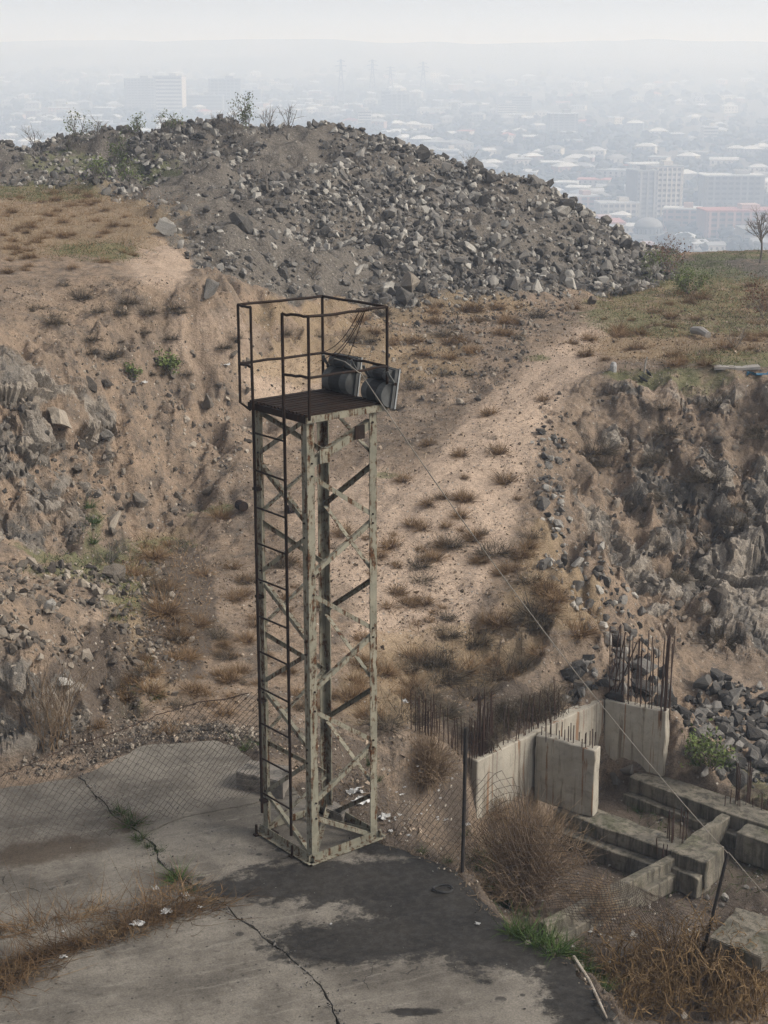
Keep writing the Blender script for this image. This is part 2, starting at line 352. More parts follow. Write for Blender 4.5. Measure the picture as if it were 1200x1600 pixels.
# ------------------------------------------------------------------ ground mesh
rows = np.r_[np.arange(3, 13, .4), np.arange(13, 19, .06), np.arange(19, 24, .045), np.arange(24, 36.5, .034), np.arange(36.5, 62, .1), np.arange(62, 84, .35), np.geomspace(84, 4600, 150)]
us = np.r_[-np.geomspace(1.1, .352, 34), np.linspace(-.35, -.262, 48), np.linspace(-.26, .26, 430), np.linspace(.262, .35, 48), np.geomspace(.352, 1.1, 34)]
UU, VY = np.meshgrid(us, rows); VX = UU * VY; VZ = gz(VX, VY)
nr, nc = VX.shape
# rock faces: chunky blocks pushed out along the surface normal
rk = look(M['rock'], VX, VY) * (VY < 60)
e = .12
nx = -(look(BASE, VX + e, VY) - look(BASE, VX - e, VY)) / (2 * e); ny = -(look(BASE, VX, VY + e) - look(BASE, VX, VY - e)) / (2 * e)
nl = np.sqrt(nx * nx + ny * ny + 1); nx, ny, nzv = nx / nl, ny / nl, 1 / nl
sel = np.where(rk.ravel() > .02)[0]
px_, py_, pz_ = VX.ravel()[sel], VY.ravel()[sel], VZ.ravel()[sel]
wx = px_ + .25 * fbm(px_ * 1.1, py_ * 1.1, pz_ * 1.1, o=3, s=61); wz = pz_ + .25 * fbm(px_ * 1.3, py_ * 1.3, pz_ * 1.3, o=3, s=67)
a1, a2, i1 = worley(wx * .9, py_ * .6, wz * 1.15, 71); b1, b2, i2 = worley(wx * 2.6, py_ * 1.6, wz * 3.2, 77); c1, c2, i3 = worley(wx * 6.5, py_ * 4.0, wz * 8.0, 83)
b3, b4, i4 = worley(wx * 1.7 + 5, py_ * .9, wz * 1.9, 79)
disp = .46 * (i1 - .45) + .26 * (i4 - .5) + .10 * (i2 - .5) + .03 * (i3 - .5) - .08 * (1 - sstep(0, .12, a2 - a1)) - .05 * (1 - sstep(0, .15, b2 - b1)) + .05 * fbm(px_ * 2, py_ * 2, pz_ * 2, o=3, s=87)
patch = sstep(-.25, .25, fbm(px_ * .8, py_ * .5, pz_ * .9, o=4, s=91) + .22)
rkf = rk.ravel()[sel]; amp = disp * rkf * (.5 + .5 * patch) * np.where(py_ < 24.5, .55, 1.0)
for arr, nn in ((VX, nx), (VY, ny), (VZ, nzv)): arr.ravel()[sel] += amp * nn.ravel()[sel]
rockmask = np.zeros(VX.size); rockmask[sel] = rkf * patch * sstep(.3, .6, .7 * i2 + .6 * i1)
rid = np.zeros(VX.size); rid[sel] = .4 * i4 + .35 * i2 + .25 * i1
idx = np.arange(nr * nc).reshape(nr, nc)
Q = np.stack([idx[:-1, :-1], idx[:-1, 1:], idx[1:, 1:], idx[1:, :-1]], -1).reshape(-1, 4)
g_me = fast_mesh('ground', np.stack([VX, VY, VZ], -1).reshape(-1, 3), Q, True)
sm = np.ones(len(Q), bool); sm[rockmask[Q].max(1) > .15] = False; g_me.polygons.foreach_set('use_smooth', sm)
nearw = (VY.ravel() < 90)
for nme in ('green', 'straw', 'dark', 'gravel', 'pale'): attr(g_me, nme, look(M[nme], VX, VY).ravel() * nearw)
attr(g_me, 'rock', rockmask); attr(g_me, 'rockid', rid); attr(g_me, 'far', sstep(70, 95, VY.ravel()))
m_ground, t, p = new_mat('dirt'); b = NB(t); co = b.coord()
n1 = b.noise(co, .35, 6, .6); n2 = b.noise(co, 2.2, 6, .65); n3 = b.noise(co, 14, 4, .7); n4 = b.noise(co, 60, 3, .6)
sand = b.mix(b.ramp(n1, .35, .65), (.252, .186, .132), (.185, .142, .106))
sand = b.mix(b.ramp(n2, .42, .68), sand, (.125, .102, .082))
sand = b.mix(b.math('MULTIPLY', b.ramp(n3, .48, .72), .7), sand, (.065, .053, .042))
sand = b.mix(b.math('MULTIPLY', b.ramp(b.noise(co, .8, 5, .6), .56, .76), .6), sand, (.32, .25, .19))
sand = b.mix(b.math('MULTIPLY', b.ramp(b.math('ADD', b.attr('pale'), b.math('MULTIPLY', b.math('SUBTRACT', n2, .5), 1.2)), .2, .9), .8), sand, b.mix(b.ramp(n3, .4, .7), (.46, .35, .262), (.31, .238, .18)))
nmx = b.math('ADD', b.math('MULTIPLY', b.noise(co, .75, 6, .65, .6), 1.0), b.math('MULTIPLY', n2, .8))
def masked(name, gain, nz, lo=.42, hi=.58):   # ragged edge from noise
    return b.ramp(b.math('ADD', b.math('MULTIPLY', b.attr(name), gain), b.math('MULTIPLY', b.math('SUBTRACT', nmx, .9), 1.7)), lo, hi)
grav = b.mix(b.ramp(n3, .35, .7), (.085, .074, .062), (.165, .146, .124))
col = b.mix(masked('gravel', 1.0, n2, .3, .75), sand, grav)
col = b.mix(b.math('MULTIPLY', masked('straw', .8, n2, .35, .7), .6), col, b.mix(n3, (.21, .165, .095), (.27, .19, .12)))
col = b.mix(b.math('MULTIPLY', masked('green', .72, n2, .4, .8), .62), col, b.mix(n3, (.075, .095, .035), (.15, .15, .075)))
col = b.mix(b.math('MULTIPLY', masked('dark', 1.45, n2, .25, .7), .92), col, b.mix(n3, (.055, .045, .037), (.125, .10, .08)))
rockc = b.mix(b.ramp(b.attr('rockid'), .2, .9), (.075, .071, .066), (.275, .24, .198)); rockc = b.mix(b.math('MULTIPLY', b.ramp(n2, .48, .66), .6), rockc, (.20, .158, .118)); rockc = b.mix(b.math('MULTIPLY', b.ramp(n3, .45, .7), .6), rockc, (.09, .078, .066))
col = b.mix(b.ramp(b.attr('rock'), .25, .6), col, rockc)
# pebbles: small pale and dark specks
vd = b.voro(co, 11, 'F1'); vc = b.n('ShaderNodeTexVoronoi'); vc.inputs['Scale'].default_value = 11; b.l(co, vc.inputs['Vector'])
sx = b.n('ShaderNodeSeparateColor'); b.l(vc.outputs['Color'], sx.inputs[0])
peb = b.math('MULTIPLY', b.ramp(vd, .30, .20), b.ramp(b.math('ADD', sx.outputs[0], b.math('MULTIPLY', n1, .5)), 1.0, 1.08)); col = b.mix(b.math('MULTIPLY', peb, b.math('SUBTRACT', 1.0, b.attr('far'))), col, b.mix(sx.outputs[1], (.10, .09, .08), (.36, .32, .27)))
fn = b.noise(b.scale(co, (1, .4, 1)), .006, 6, .6); fcol = b.mix(b.ramp(fn, .35, .65), (.045, .047, .036), (.125, .108, .085))
gr = b.ramp(b.noise(co, 38, 3, .8), .3, .7, .62, 1.38); gm = b.n('ShaderNodeMix', data_type='RGBA', blend_type='MULTIPLY'); gm.inputs[0].default_value = 1.0; b.l(col, gm.inputs[6]); b.l(gr, gm.inputs[7]); col = gm.outputs[2]
col = b.mix(b.attr('far'), col, fcol)
b.l(col, p.inputs['Base Color']); p.inputs['Roughness'].default_value = .95; p.inputs['Specular IOR Level'].default_value = .03
hgt = b.math('ADD', b.math('ADD', b.math('MULTIPLY', n3, .5), b.math('MULTIPLY', n4, .25)), b.math('MULTIPLY', peb, .2))
nb = b.n('ShaderNodeBump'); nb.inputs['Distance'].default_value = .09; b.l(hgt, nb.inputs['Height']); b.l(b.math('SUBTRACT', .9, b.math('MULTIPLY', b.attr('far'), .9)), nb.inputs['Strength'])
b.l(nb.outputs[0], p.inputs['Normal'])
ground = link('ground', g_me, m_ground); tag(ground, 'sandy quarry ground rising into banks, with city hills beyond', None, None, 'structure')
# ------------------------------------------------------------------ concrete slab, one piece per cast panel
m_conc, t, p = new_mat('slab_concrete'); b = NB(t); co = b.coord()
n1 = b.noise(co, 1.1, 6, .6); n3 = b.noise(co, 9, 6, .7); n4 = b.noise(co, 70, 3, .6)
rot = b.n('ShaderNodeVectorRotate', rotation_type='Z_AXIS'); rot.inputs['Angle'].default_value = math.radians(-22); b.l(co, rot.inputs['Vector'])
strk = b.noise(b.scale(rot.outputs[0], (1.0, 7, 1)), 1.6, 6, .7)
c = b.mix(b.ramp(n1, .32, .68), (.168, .150, .126), (.078, .069, .058)); c = b.mix(b.math('MULTIPLY', b.ramp(strk, .5, .72), .6), c, (.205, .186, .158)); c = b.mix(b.math('MULTIPLY', b.ramp(n3, .52, .72), .65), c, (.05, .044, .037))
specks = b.math('MULTIPLY', b.ramp(b.voro(co, 7, 'F1'), .13, .06), .8); c = b.mix(specks, c, (0.030, 0.027, 0.024))
mus = b.n('ShaderNodeTexNoise'); mus.inputs['Scale'].default_value = .9; mus.inputs['Detail'].default_value = 8; mus.inputs['Roughness'].default_value = .7; b.l(co, mus.inputs['Vector'])
c = b.mix(b.math('MULTIPLY', b.ramp(mus.outputs['Fac'], .60, .72), .5), c, (0.180, 0.168, 0.144))
# hairline cracks
vcr = b.n('ShaderNodeTexVoronoi', feature='DISTANCE_TO_EDGE'); vcr.inputs['Scale'].default_value = .8
dn = b.n('ShaderNodeTexNoise'); dn.inputs['Scale'].default_value = 3; dn.inputs['Detail'].default_value = 6; b.l(co, dn.inputs['Vector'])
va = b.n('ShaderNodeVectorMath', operation='MULTIPLY_ADD'); b.l(dn.outputs['Color'], va.inputs[0]); va.inputs[1].default_value = (.5, .5, 0); b.l(co, va.inputs[2]); b.l(va.outputs[0], vcr.inputs['Vector'])
crk = b.math('MULTIPLY', b.ramp(vcr.outputs[0], .008, .002), b.ramp(n1, .56, .66)); c = b.mix(b.math('MULTIPLY', crk, .75), c, (0.024, 0.021, 0.018))
# wet patches (their own shapes) and drip spots
wetn = b.math('MULTIPLY', b.math('SUBTRACT', b.noise(b.scale(rot.outputs[0], (1, 1.1, 1)), 3.2, 10, .74, .1), .5), 2.3)
wet = None
for (ex, ey, rx, ry, an) in [(560,1378,210,36,0),(430,1385,120,20,0),(700,1400,160,60,-12),(780,1455,160,60,-22),(560,1470,150,36,6),(690,1360,80,30,0),(620,1462,180,34,8),(740,1430,140,48,0),(830,1480,130,26,-25),(905,1555,60,60,0),(648,1580,50,6,0),(590,1612,150,9,0),(640,1325,90,14,0),(350,1390,40,10,0)]:
    q = atz(ex, ey); qx = rx * q[1] / F / 0.9; qy = abs(atz(ex, ey - ry)[1] - q[1])
    mp = b.n('ShaderNodeMapping', vector_type='TEXTURE'); mp.inputs['Location'].default_value = (q[0], q[1], 0); mp.inputs['Scale'].default_value = (qx, qy, 1000); mp.inputs['Rotation'].default_value = (0, 0, math.radians(an)); b.l(co, mp.inputs['Vector'])
    ln = b.n('ShaderNodeVectorMath', operation='LENGTH'); b.l(mp.outputs[0], ln.inputs[0])
    v = b.math('SUBTRACT', 1.0, ln.outputs['Value']); wet = v if wet is None else b.math('MAXIMUM', wet, v)
dirtm = None
for (ex, ey, rx, ry, an) in [(250,1430,110,14,32),(110,1480,130,16,30),(0,1535,110,22,30),(60,1330,110,24,20),(200,1285,30,18,0),(280,1370,30,14,0)]:
    q = atz(ex, ey); qx = rx * q[1] / F / 0.9; qy = abs(atz(ex, ey - ry)[1] - q[1])
    mp = b.n('ShaderNodeMapping', vector_type='TEXTURE'); mp.inputs['Location'].default_value = (q[0], q[1], 0); mp.inputs['Scale'].default_value = (qx * 1.2, qy, 1000); mp.inputs['Rotation'].default_value = (0, 0, math.radians(an)); b.l(co, mp.inputs['Vector'])
    ln = b.n('ShaderNodeVectorMath', operation='LENGTH'); b.l(mp.outputs[0], ln.inputs[0])
    v = b.math('SUBTRACT', 1.0, ln.outputs['Value']); dirtm = v if dirtm is None else b.math('MAXIMUM', dirtm, v)
wf = b.ramp(b.math('ADD', wet, wetn), -.18, .2)
dv = b.n('ShaderNodeTexVoronoi'); dv.inputs['Scale'].default_value = 4.2; b.l(co, dv.inputs['Vector']); ds = b.n('ShaderNodeSeparateColor'); b.l(dv.outputs['Color'], ds.inputs[0])
drop = b.math('MULTIPLY', b.ramp(b.math('SUBTRACT', dv.outputs['Distance'], b.math('MULTIPLY', ds.outputs[1], .2)), .14, .08), b.ramp(b.math('ADD', wet, b.math('MULTIPLY', ds.outputs[0], .9)), .05, .15))
wf = b.math('MAXIMUM', wf, b.math('MULTIPLY', drop, .8))
dirt = b.math('MULTIPLY', b.ramp(b.math('ADD', dirtm, b.math('MULTIPLY', wetn, .6)), -.05, .5), .8); c = b.mix(dirt, c, b.mix(n3, (.03, .023, .017), (.075, .055, .038)))
c = b.mix(b.math('MULTIPLY', wf, .88), c, b.mix(b.ramp(n3, .42, .66), (.007, .0065, .006), (.026, .0245, .023)))
gr = b.ramp(b.noise(co, 55, 3, .8), .3, .7, .68, 1.32); gm = b.n('ShaderNodeMix', data_type='RGBA', blend_type='MULTIPLY'); gm.inputs[0].default_value = 1.0; b.l(c, gm.inputs[6]); b.l(gr, gm.inputs[7]); c = gm.outputs[2]
b.l(c, p.inputs['Base Color']); b.l(b.ramp(wf, 0, 1, .95, .6), p.inputs['Roughness']); p.inputs['Specular IOR Level'].default_value = .1
bh = b.math('SUBTRACT', b.math('ADD', b.math('MULTIPLY', strk, .5), b.math('ADD', b.math('MULTIPLY', n4, .15), b.math('MULTIPLY', n3, .3))), crk)
b.l(b.bump(bh, .55, .02), p.inputs['Normal'])
slab_root = bpy.data.objects.new('concrete_slab', None); COL.objects.link(slab_root); tag(slab_root, 'cracked wet concrete yard slab under the tower', None, None, 'structure')
for pi, poly in enumerate(PANELS):
    W = [atz(*q)[:2] for q in poly]; pts = []
    for i in range(len(W)):
        a, c2 = W[i], W[(i + 1) % len(W)]; n = max(1, int(np.hypot(*(c2 - a)) / .06))
        pts += [a + (c2 - a) * k / n for k in range(n)]
    pts = np.array(pts); pts = pts + .045 * np.stack([fbm(pts[:, 0] * 2.2, pts[:, 1] * 2.2, o=4, s=101, g=.6), fbm(pts[:, 0] * 2.2, pts[:, 1] * 2.2, o=4, s=103, g=.6)], 1)
    area = .5 * np.sum(pts[:, 0] * np.roll(pts[:, 1], -1) - np.roll(pts[:, 0], -1) * pts[:, 1])
    if area < 0: pts = pts[::-1]
    tg = np.roll(pts, -3, 0) - np.roll(pts, 3, 0); tg /= np.linalg.norm(tg, axis=1)[:, None] + 1e-9
    pts = pts + np.stack([-tg[:, 1], tg[:, 0]], 1) * (.006 + .014 * np.clip(fbm(pts[:, 0] * 6, pts[:, 1] * 6, o=3, s=105), 0, 1))[:, None]
    top = -.004 * pi
    bmx = bmesh.new(); vt = [bmx.verts.new((q[0], q[1], top)) for q in pts]; f = bmx.faces.new(vt)
    r = bmesh.ops.extrude_face_region(bmx, geom=[f]); bmesh.ops.translate(bmx, verts=[v for v in r['geom'] if isinstance(v, bmesh.types.BMVert)], vec=(0, 0, -.16))
    bmesh.ops.triangulate(bmx, faces=[q for q in bmx.faces if len(q.verts) > 4]); bmesh.ops.recalc_face_normals(bmx, faces=bmx.faces)
    me = bpy.data.meshes.new('panel'); bmx.to_mesh(me); bmx.free(); link('panel', me, m_conc, slab_root)
# ------------------------------------------------------------------ steel tower
def steel(name, base, base2, rust, lo, hi):
    m, t, p = new_mat(name); b = NB(t); co = b.coord()
    c = b.mix(b.ramp(b.noise(co, 5, 5, .6), .3, .7), base, base2)
    st = b.noise(b.scale(co, (9, 9, 1.1)), 2.2, 7, .72); pt = b.noise(co, 16, 6, .7)
    r = b.ramp(b.math('ADD', b.math('MULTIPLY', st, .6), b.math('MULTIPLY', pt, .4)), lo, hi)
    c = b.mix(r, c, b.mix(b.ramp(b.noise(co, 40, 4), .4, .6), rust, tuple(v * .45 for v in rust)))
    c = b.mix(b.math('MULTIPLY', b.ramp(b.noise(co, 30, 5, .7), .58, .7), .5), c, (.05, .045, .04))
    b.l(c, p.inputs['Base Color']); p.inputs['Roughness'].default_value = .7; p.inputs['Specular IOR Level'].default_value = .12
    b.l(b.bump(b.math('ADD', r, b.noise(co, 60)), .35, .004), p.inputs['Normal']); return m
m_paint = steel('chipped_grey_green_paint', (.225, .208, .158), (.145, .14, .108), (.08, .038, .017), .49, .57)
m_rust = steel('rusted_steel', (.021, .012, .008), (.013, .009, .007), (.05, .021, .010), .52, .66)
A_, B_, C_, D_ = [atz(*q) for q in ((487,1352),(402,1300),(597,1310),(515,1262))]
CEN = (A_ + B_ + C_ + D_) / 4; TA = math.radians(39.5)
ea, eb, ez = np.array([math.cos(TA), math.sin(TA), 0]), np.array([-math.sin(TA), math.cos(TA), 0]), np.array([0, 0, 1.0])
HS, HL, PZ, RZ, MZ = .525, .475, 5.17, 6.22, 5.58
def L(s, t, z): return ea * s + eb * t + ez * z          # tower-local point
tower = empty('lattice_tower', CEN, 'tall rusty steel lattice tower with railed platform and ladder on the slab', 'tower')
def P(fn, name, m=m_paint, par=None, smooth=False):
    q = MB(); fn(q); return q.build(name, m, par or tower, smooth)
def zfrom(s, t, py):   # height on a tower upright that shows at image row py
    lo, hi = -.2, 7.0; b0 = CEN + L(s, t, 0)
    for _ in range(40):
        mid = (lo + hi) / 2
        if to_pix(b0[0], b0[1], mid)[1] > py: lo = mid
        else: hi = mid
    return lo
corner = {'A': (-1, -1), 'B': (-1, 1), 'C': (1, -1), 'D': (1, 1)}
for kx, (i, j) in corner.items():
    P(lambda q: q.angle_bar(L(i * HL, j * HL, .012), L(i * HL, j * HL, PZ - .07), -i * ea, -j * eb, .098, .011), 'leg')
    P(lambda q: q.box(L(i * (HL - .03), j * (HL - .03), .006), (.2, .2, .012), (ea, eb, ez)), 'foot_plate', m_rust)
# base frame: angle steel round the feet, one flange flat on the slab, one upright
for (i0, j0), (i1, j1) in (((-1,-1),(1,-1)),((-1,-1),(-1,1)),((1,1),(-1,1)),((1,1),(1,-1))):
    d = np.array([i1 - i0, j1 - j0], float) / 2; o = np.array([(i0 + i1) / 2, (j0 + j1) / 2])
    p0 = L(i0 * HL + o[0] * .004 - d[0] * .055, j0 * HL + o[1] * .004 - d[1] * .055, .015); p1 = L(i1 * HL + o[0] * .004 + d[0] * .055, j1 * HL + o[1] * .004 + d[1] * .055, .015)
    P(lambda q: q.angle_bar(p0, p1, ez, ea * o[0] + eb * o[1], .085, .008), 'base_frame')
for s, t in ((-.58, .47), (-.57, -.22)): P(lambda q: (q.tube([L(s, t, 0), L(s, t, .14)], .016, 8), q.box(L(s, t, .012), (.06, .06, .02), (ea, eb, ez))), 'anchor_bolt', m_rust)
# diagonal braces face by face: (from corner, image row, to corner, image row)
BR = [('C',655,'A',722,1),('A',742,'C',798,0),('C',812,'A',898,0),('A',928,'C',976,0),('C',990,'A',1080,0),('A',1110,'C',1151,0),('C',1162,'A',1254,0),('A',1278,'C',1300,0),
      ('A',655,'B',702,0),('B',722,'A',816,0),('A',839,'B',886,0),('B',905,'A',1002,0),('A',1022,'B',1058,0),('B',1076,'A',1171,0),('A',1192,'B',1230,0),('B',1236,'A',1338,0),
      ('B',641,'D',697,0),('D',710,'B',796,0),('B',813,'D',872,0),('D',880,'B',972,0),('B',987,'D',1038,0),('D',1043,'B',1141,0),('B',1157,'D',1199,0),('D',1210,'B',1290,0),
      ('D',622,'C',706,0),('C',725,'D',780,0),('D',787,'C',888,0),('C',904,'D',946,0),('D',956,'C',1058,0),('C',1075,'D',1113,0),('D',1123,'C',1222,0),('C',1240,'D',1266,0)]
braces = {}
for k0, y0, k1, y1, big in BR:
    (i0, j0), (i1, j1) = corner[k0], corner[k1]
    s0, t0, s1, t1 = i0 * HL, j0 * HL, i1 * HL, j1 * HL
    if i0 == i1: nrm = ea * i0
    else: nrm = eb * j0
    tang = (L(s1, t1, 0) - L(s0, t0, 0)); tang /= np.linalg.norm(tang)
    # the brace is bolted on the inner side of the leg flanges
    p0 = L(s0, t0, zfrom(s0, t0, y0)) - nrm * .014 + tang * .06; p1 = L(s1, t1, zfrom(s1, t1, y1)) - nrm * .014 - tang * .06
    wd = .085 if big else .05
    braces[(k0, y0)] = (P(lambda q: q.angle_bar(p0, p1, -ez, -nrm, wd, .006), 'brace'), p0, p1, nrm)
    for pe_ in (p0, p1):
        P(lambda q: q.tube([pe_ + nrm * .012 - ez * .025, pe_ + nrm * .030 - ez * .025], .011, 6), 'bolt', m_rust)
p0, p1, nrm = braces[('C', 655)][1:]
for f in (.22, .80):
    c0 = p0 + (p1 - p0) * f + nrm * .022 - ez * .035; P(lambda q: q.box(c0, (.13, .014, .15), (ea, eb, ez)), 'splice_plate', m_rust if f < .5 else m_paint, braces[('C', 655)][0])
P(lambda q: q.angle_bar(L(-.43, -.43, .06), L(.43, .43, .07), ez, ea - eb, .05, .006), 'floor_brace')
P(lambda q: q.angle_bar(L(.1, .43, .05), L(.43, -.40, .05), ez, ea, .05, .006), 'floor_brace')
# platform
for (s0, t0, s1, t1, n) in ((-HS,-HS,HS + .06,-HS,-eb),(-HS,-HS,-HS,HS,-ea),(-HS,HS,HS,HS,eb),(HS,-HS,HS,HS,ea)):
    P(lambda q: q.angle_bar(L(s0, t0, PZ - .01), L(s1, t1, PZ - .01), -ez, -n, .07, .008), 'platform_edge', m_paint if n[1] < 0 and n[0] > 0 else m_rust)
for k in range(16):
    t = -.49 + k * .0653; P(lambda q: q.box(L(0, t, PZ + .004 + .003 * (k % 3)), (1.03, .028, .022), (ea, eb, ez)), 'grating_bar', m_rust)
for s in (-.25, .28): P(lambda q: q.box(L(s, 0, PZ - .03), (.05, 1.02, .04), (ea, eb, ez)), 'bearer', m_rust)
# railing, with the gap for the ladder on the left face
def local_at(px, py, z, s=None, t=None):
    q = atz(px, py, z) - CEN; return q.dot(ea), q.dot(eb)
r_ = .016
RO = HS + .03
pB, pD, pC, pA = (-RO - .02, RO + .04), (RO - .02, RO), (RO, -RO), (-RO + .06, -RO)
tl, tr = .36, -.21                                          # ladder opening along the left face
P(lambda q: q.tube([L(-HS + .02, HS - .03, PZ - .10), L(pB[0], pB[1], PZ - .02), L(*pB, RZ)], r_, 8), 'rail_post', m_rust)
for q0 in (pD, pC, pA): P(lambda q: q.tube([L(*q0, PZ - .04), L(*q0, RZ)], r_, 8), 'rail_post', m_rust)
P(lambda q: q.tube([L(-RO - .02, tl, MZ), L(-RO - .02, tl, RZ)], r_ * .9, 8), 'rail_post', m_rust)
for z in (RZ, MZ):
    for a, c in ((pB, pD), (pD, pC), (pC, pA), (pA, (-RO - .02, tr)), (pB, (-RO - .02, tl))):
        n = 6; bend = RNG.normal(0, .006, (n + 1, 1)) * [[0, 0, 1]]; bend[0] = bend[-1] = 0
        P(lambda q: q.tube([L(a[0] + (c[0] - a[0]) * k / n, a[1] + (c[1] - a[1]) * k / n, z) + bend[k] for k in range(n + 1)], r_ * .95, 8), 'rail', m_rust)
# ladder: two rails and rungs
lad = P(lambda q: q.tube([L(-RO - .02, tl, MZ), L(-HS - .03, tl + .02, PZ - .3), L(-HS - .03, tl + .02, .32)], .017, 8), 'ladder_rail', m_rust)
P(lambda q: q.tube([L(-RO - .02, tr, RZ), L(-RO - .02, tr, PZ), L(-HS - .03, tr + .02, PZ - .3), L(-HS - .03, tr + .02, .25)], .017, 8), 'ladder_rail', m_rust)
for y in (676, 734, 792, 848, 904, 962, 1017, 1074, 1129, 1184, 1238):
    z = zfrom(-HS - .03, tl + .02, y); P(lambda q: q.tube([L(-HS - .03, tl + .02, z), L(-HS - .03, tr + .02, z + RNG.normal(0, .006))], .011, 6), 'rung', m_rust)
for z in (.45, 1.7, 2.95, 4.2): P(lambda q: q.box(L(-HL - .03, tl + .05, z), (.07, .09, .03), (ea, eb, ez)), 'ladder_bracket', m_rust)
# ------------------------------------------------------------------ floodlights leaning on the platform's far rail, seen from behind
m_lamp = simple_mat('dusty_grey_housing', (.075, .076, .074), (.055, .056, .054), .7, 9, (.06, .058, .055), 3, .58, .75)
m_lampd = simple_mat('dark_housing_band', (.012, .012, .012), (.02, .02, .02), .7, 9)
m_lampl = simple_mat('pale_lamp_rim', (.30, .31, .31), (.24, .25, .25), .5, 6)
m_glass, t, p = new_mat('lamp_glass'); p.inputs['Base Color'].default_value = (.25, .27, .28, 1); p.inputs['Roughness'].default_value = .12; p.inputs['Transmission Weight'].default_value = .6
def floodlight(s, t, label, yaw, tilt, dz):
    root = empty('floodlight', CEN + L(s, t, PZ + dz), label, 'floodlight', 'floodlights on the tower platform', TA + yaw); root.scale = (.9, .9, .9)
    # local frame: +x = beam direction, y = width, z = up; the housing leans back by tilt
    R = Matrix.Rotation(tilt, 3, 'Y')
    def tr(q): return tuple(R @ Vector(q))
    def PB(name, V, Fc, m, par=root, sm=False): return MB().add([tr(v) for v in V], Fc).build(name, m, par, sm)
    def half(name, yc, wd, zc, r, x0, m, par, rings=12, flat=1.0):
        V = []; n = rings + 1
        for yy in (yc - wd / 2, yc + wd / 2):
            for k in range(n):
                a = math.pi * (k / rings - .5); V.append((x0 - r * math.cos(a) * flat, yy, zc + r * math.sin(a)))
        Fc = [(k, k + 1, n + k + 1, n + k) for k in range(rings)] + [tuple(range(n)), tuple(range(n, 2 * n))[::-1], (0, n, 2 * n - 1, n - 1)]
        return PB(name, V, Fc, m, par)
    body = half('housing', 0, .44, .155, .15, -.02, m_lamp, root)
    half('housing_band', 0, .19, .155, .156, -.02, m_lampd, body)
    hd = half('gear_box', 0, .40, .385, .072, -.02, m_lamp, root, 8, 1.25)
    half('cover_plate', 0, .20, .385, .077, -.02, m_lampd, hd, 8, 1.25)
    def bx(name, c, d, m, par=root): q = MB().box(c, d); q.v = [tr(v) for v in q.v]; return q.build(name, m, par)
    bx('front_frame', (.0, 0, .235), (.05, .49, .47), m_lamp); bx('rim', (.036, 0, .235), (.022, .50, .48), m_lampl); bx('gasket', (.023, 0, .235), (.006, .505, .485), m_lampd)
    bx('glass', (.049, 0, .235), (.006, .44, .42), m_glass)
    for sg in (-1, 1):
        q = MB().tube([tr((-.03, sg * .262, .30)), tr((-.13, sg * .262, .40)), tr((-.15, sg * .255, .44))], .022, 4); br = q.build('bracket', m_lamp, root)
        q = MB().tube([tr((-.03, sg * .25, .30)), tr((-.03, sg * .29, .30))], .02, 8); q.build('bolt', m_rust, br)
    return root
floodlight(.56, .24, 'grey floodlight on the tower platform, the one nearer the back corner post', math.radians(4), math.radians(9), -.005)
floodlight(.61, -.38, 'grey floodlight jutting past the right corner of the tower platform', math.radians(-5), math.radians(9), -.05)
# ------------------------------------------------------------------ cables
m_cable = simple_mat('dirty_pale_cable', (.20, .18, .15), (.13, .115, .10), .8, 4)
m_wire = simple_mat('rusty_wire', (.045, .03, .022), (.07, .04, .025), .8, 9)
def sagline(p, q, sag, n=40): return [np.array(p) + (np.array(q) - np.array(p)) * k / n - np.array([0, 0, sag * 4 * (k / n) * (1 - k / n)]) for k in range(n + 1)]
POST2 = hit(1090, 1527); POST2T = aty(1137, 1333, POST2[1] + .06)
a0 = CEN + L(.38, .15, PZ + .42); a1 = CEN + L(.12, -RO - .02, MZ + .005); a2 = CEN + L(.16, -RO - .05, MZ - .03)
tag(MB().tube([a0, (a0 + a1) / 2 + np.array([0, 0, .03]), a1] + sagline(a2, POST2T, .22), .0062, 6).build('power_cable', m_cable), 'pale cable running from the tower platform down to the leaning fence post', 'cable')
tag(MB().tube(sagline(POST2T + np.array([0.01, 0, .012]), aty(1290, 1492, POST2[1] + .5), .05, 20), .0062, 6).build('power_cable', m_cable), 'pale cable continuing from the leaning fence post to the picture edge', 'cable')
q = MB()
hang = L(.22, -RO, RZ)
for k, (du, dv, zz) in enumerate(((-.22, .75, MZ + .05), (-.03, .70, MZ - .02), (.10, .62, MZ - .05), (.30, .35, MZ - .12))):
    e0 = hang + ea * (k - 1.5) * .022; e1 = L(.30 + du * .4, -.1 + dv * .5, zz)
    q.tube([e0 + (e1 - e0) * f + np.array([0, 0, -.10 * math.sin(math.pi * f)]) + ea * .03 * math.sin(3 * f + k) for f in np.linspace(0, 1, 14)], .0045, 5)
for k in range(7):
    c0 = hang + ea * (-.07 + .022 * k); q.tube([c0 + .021 * (eb * math.cos(a) + ez * math.sin(a)) + ea * .003 * a for a in np.linspace(0, 6.3, 12)], .004, 4)
o = q.build('hanging_wire', m_wire); o.location = CEN; tag(o, 'thin dark wires looped over the front rail of the tower platform', 'wire')
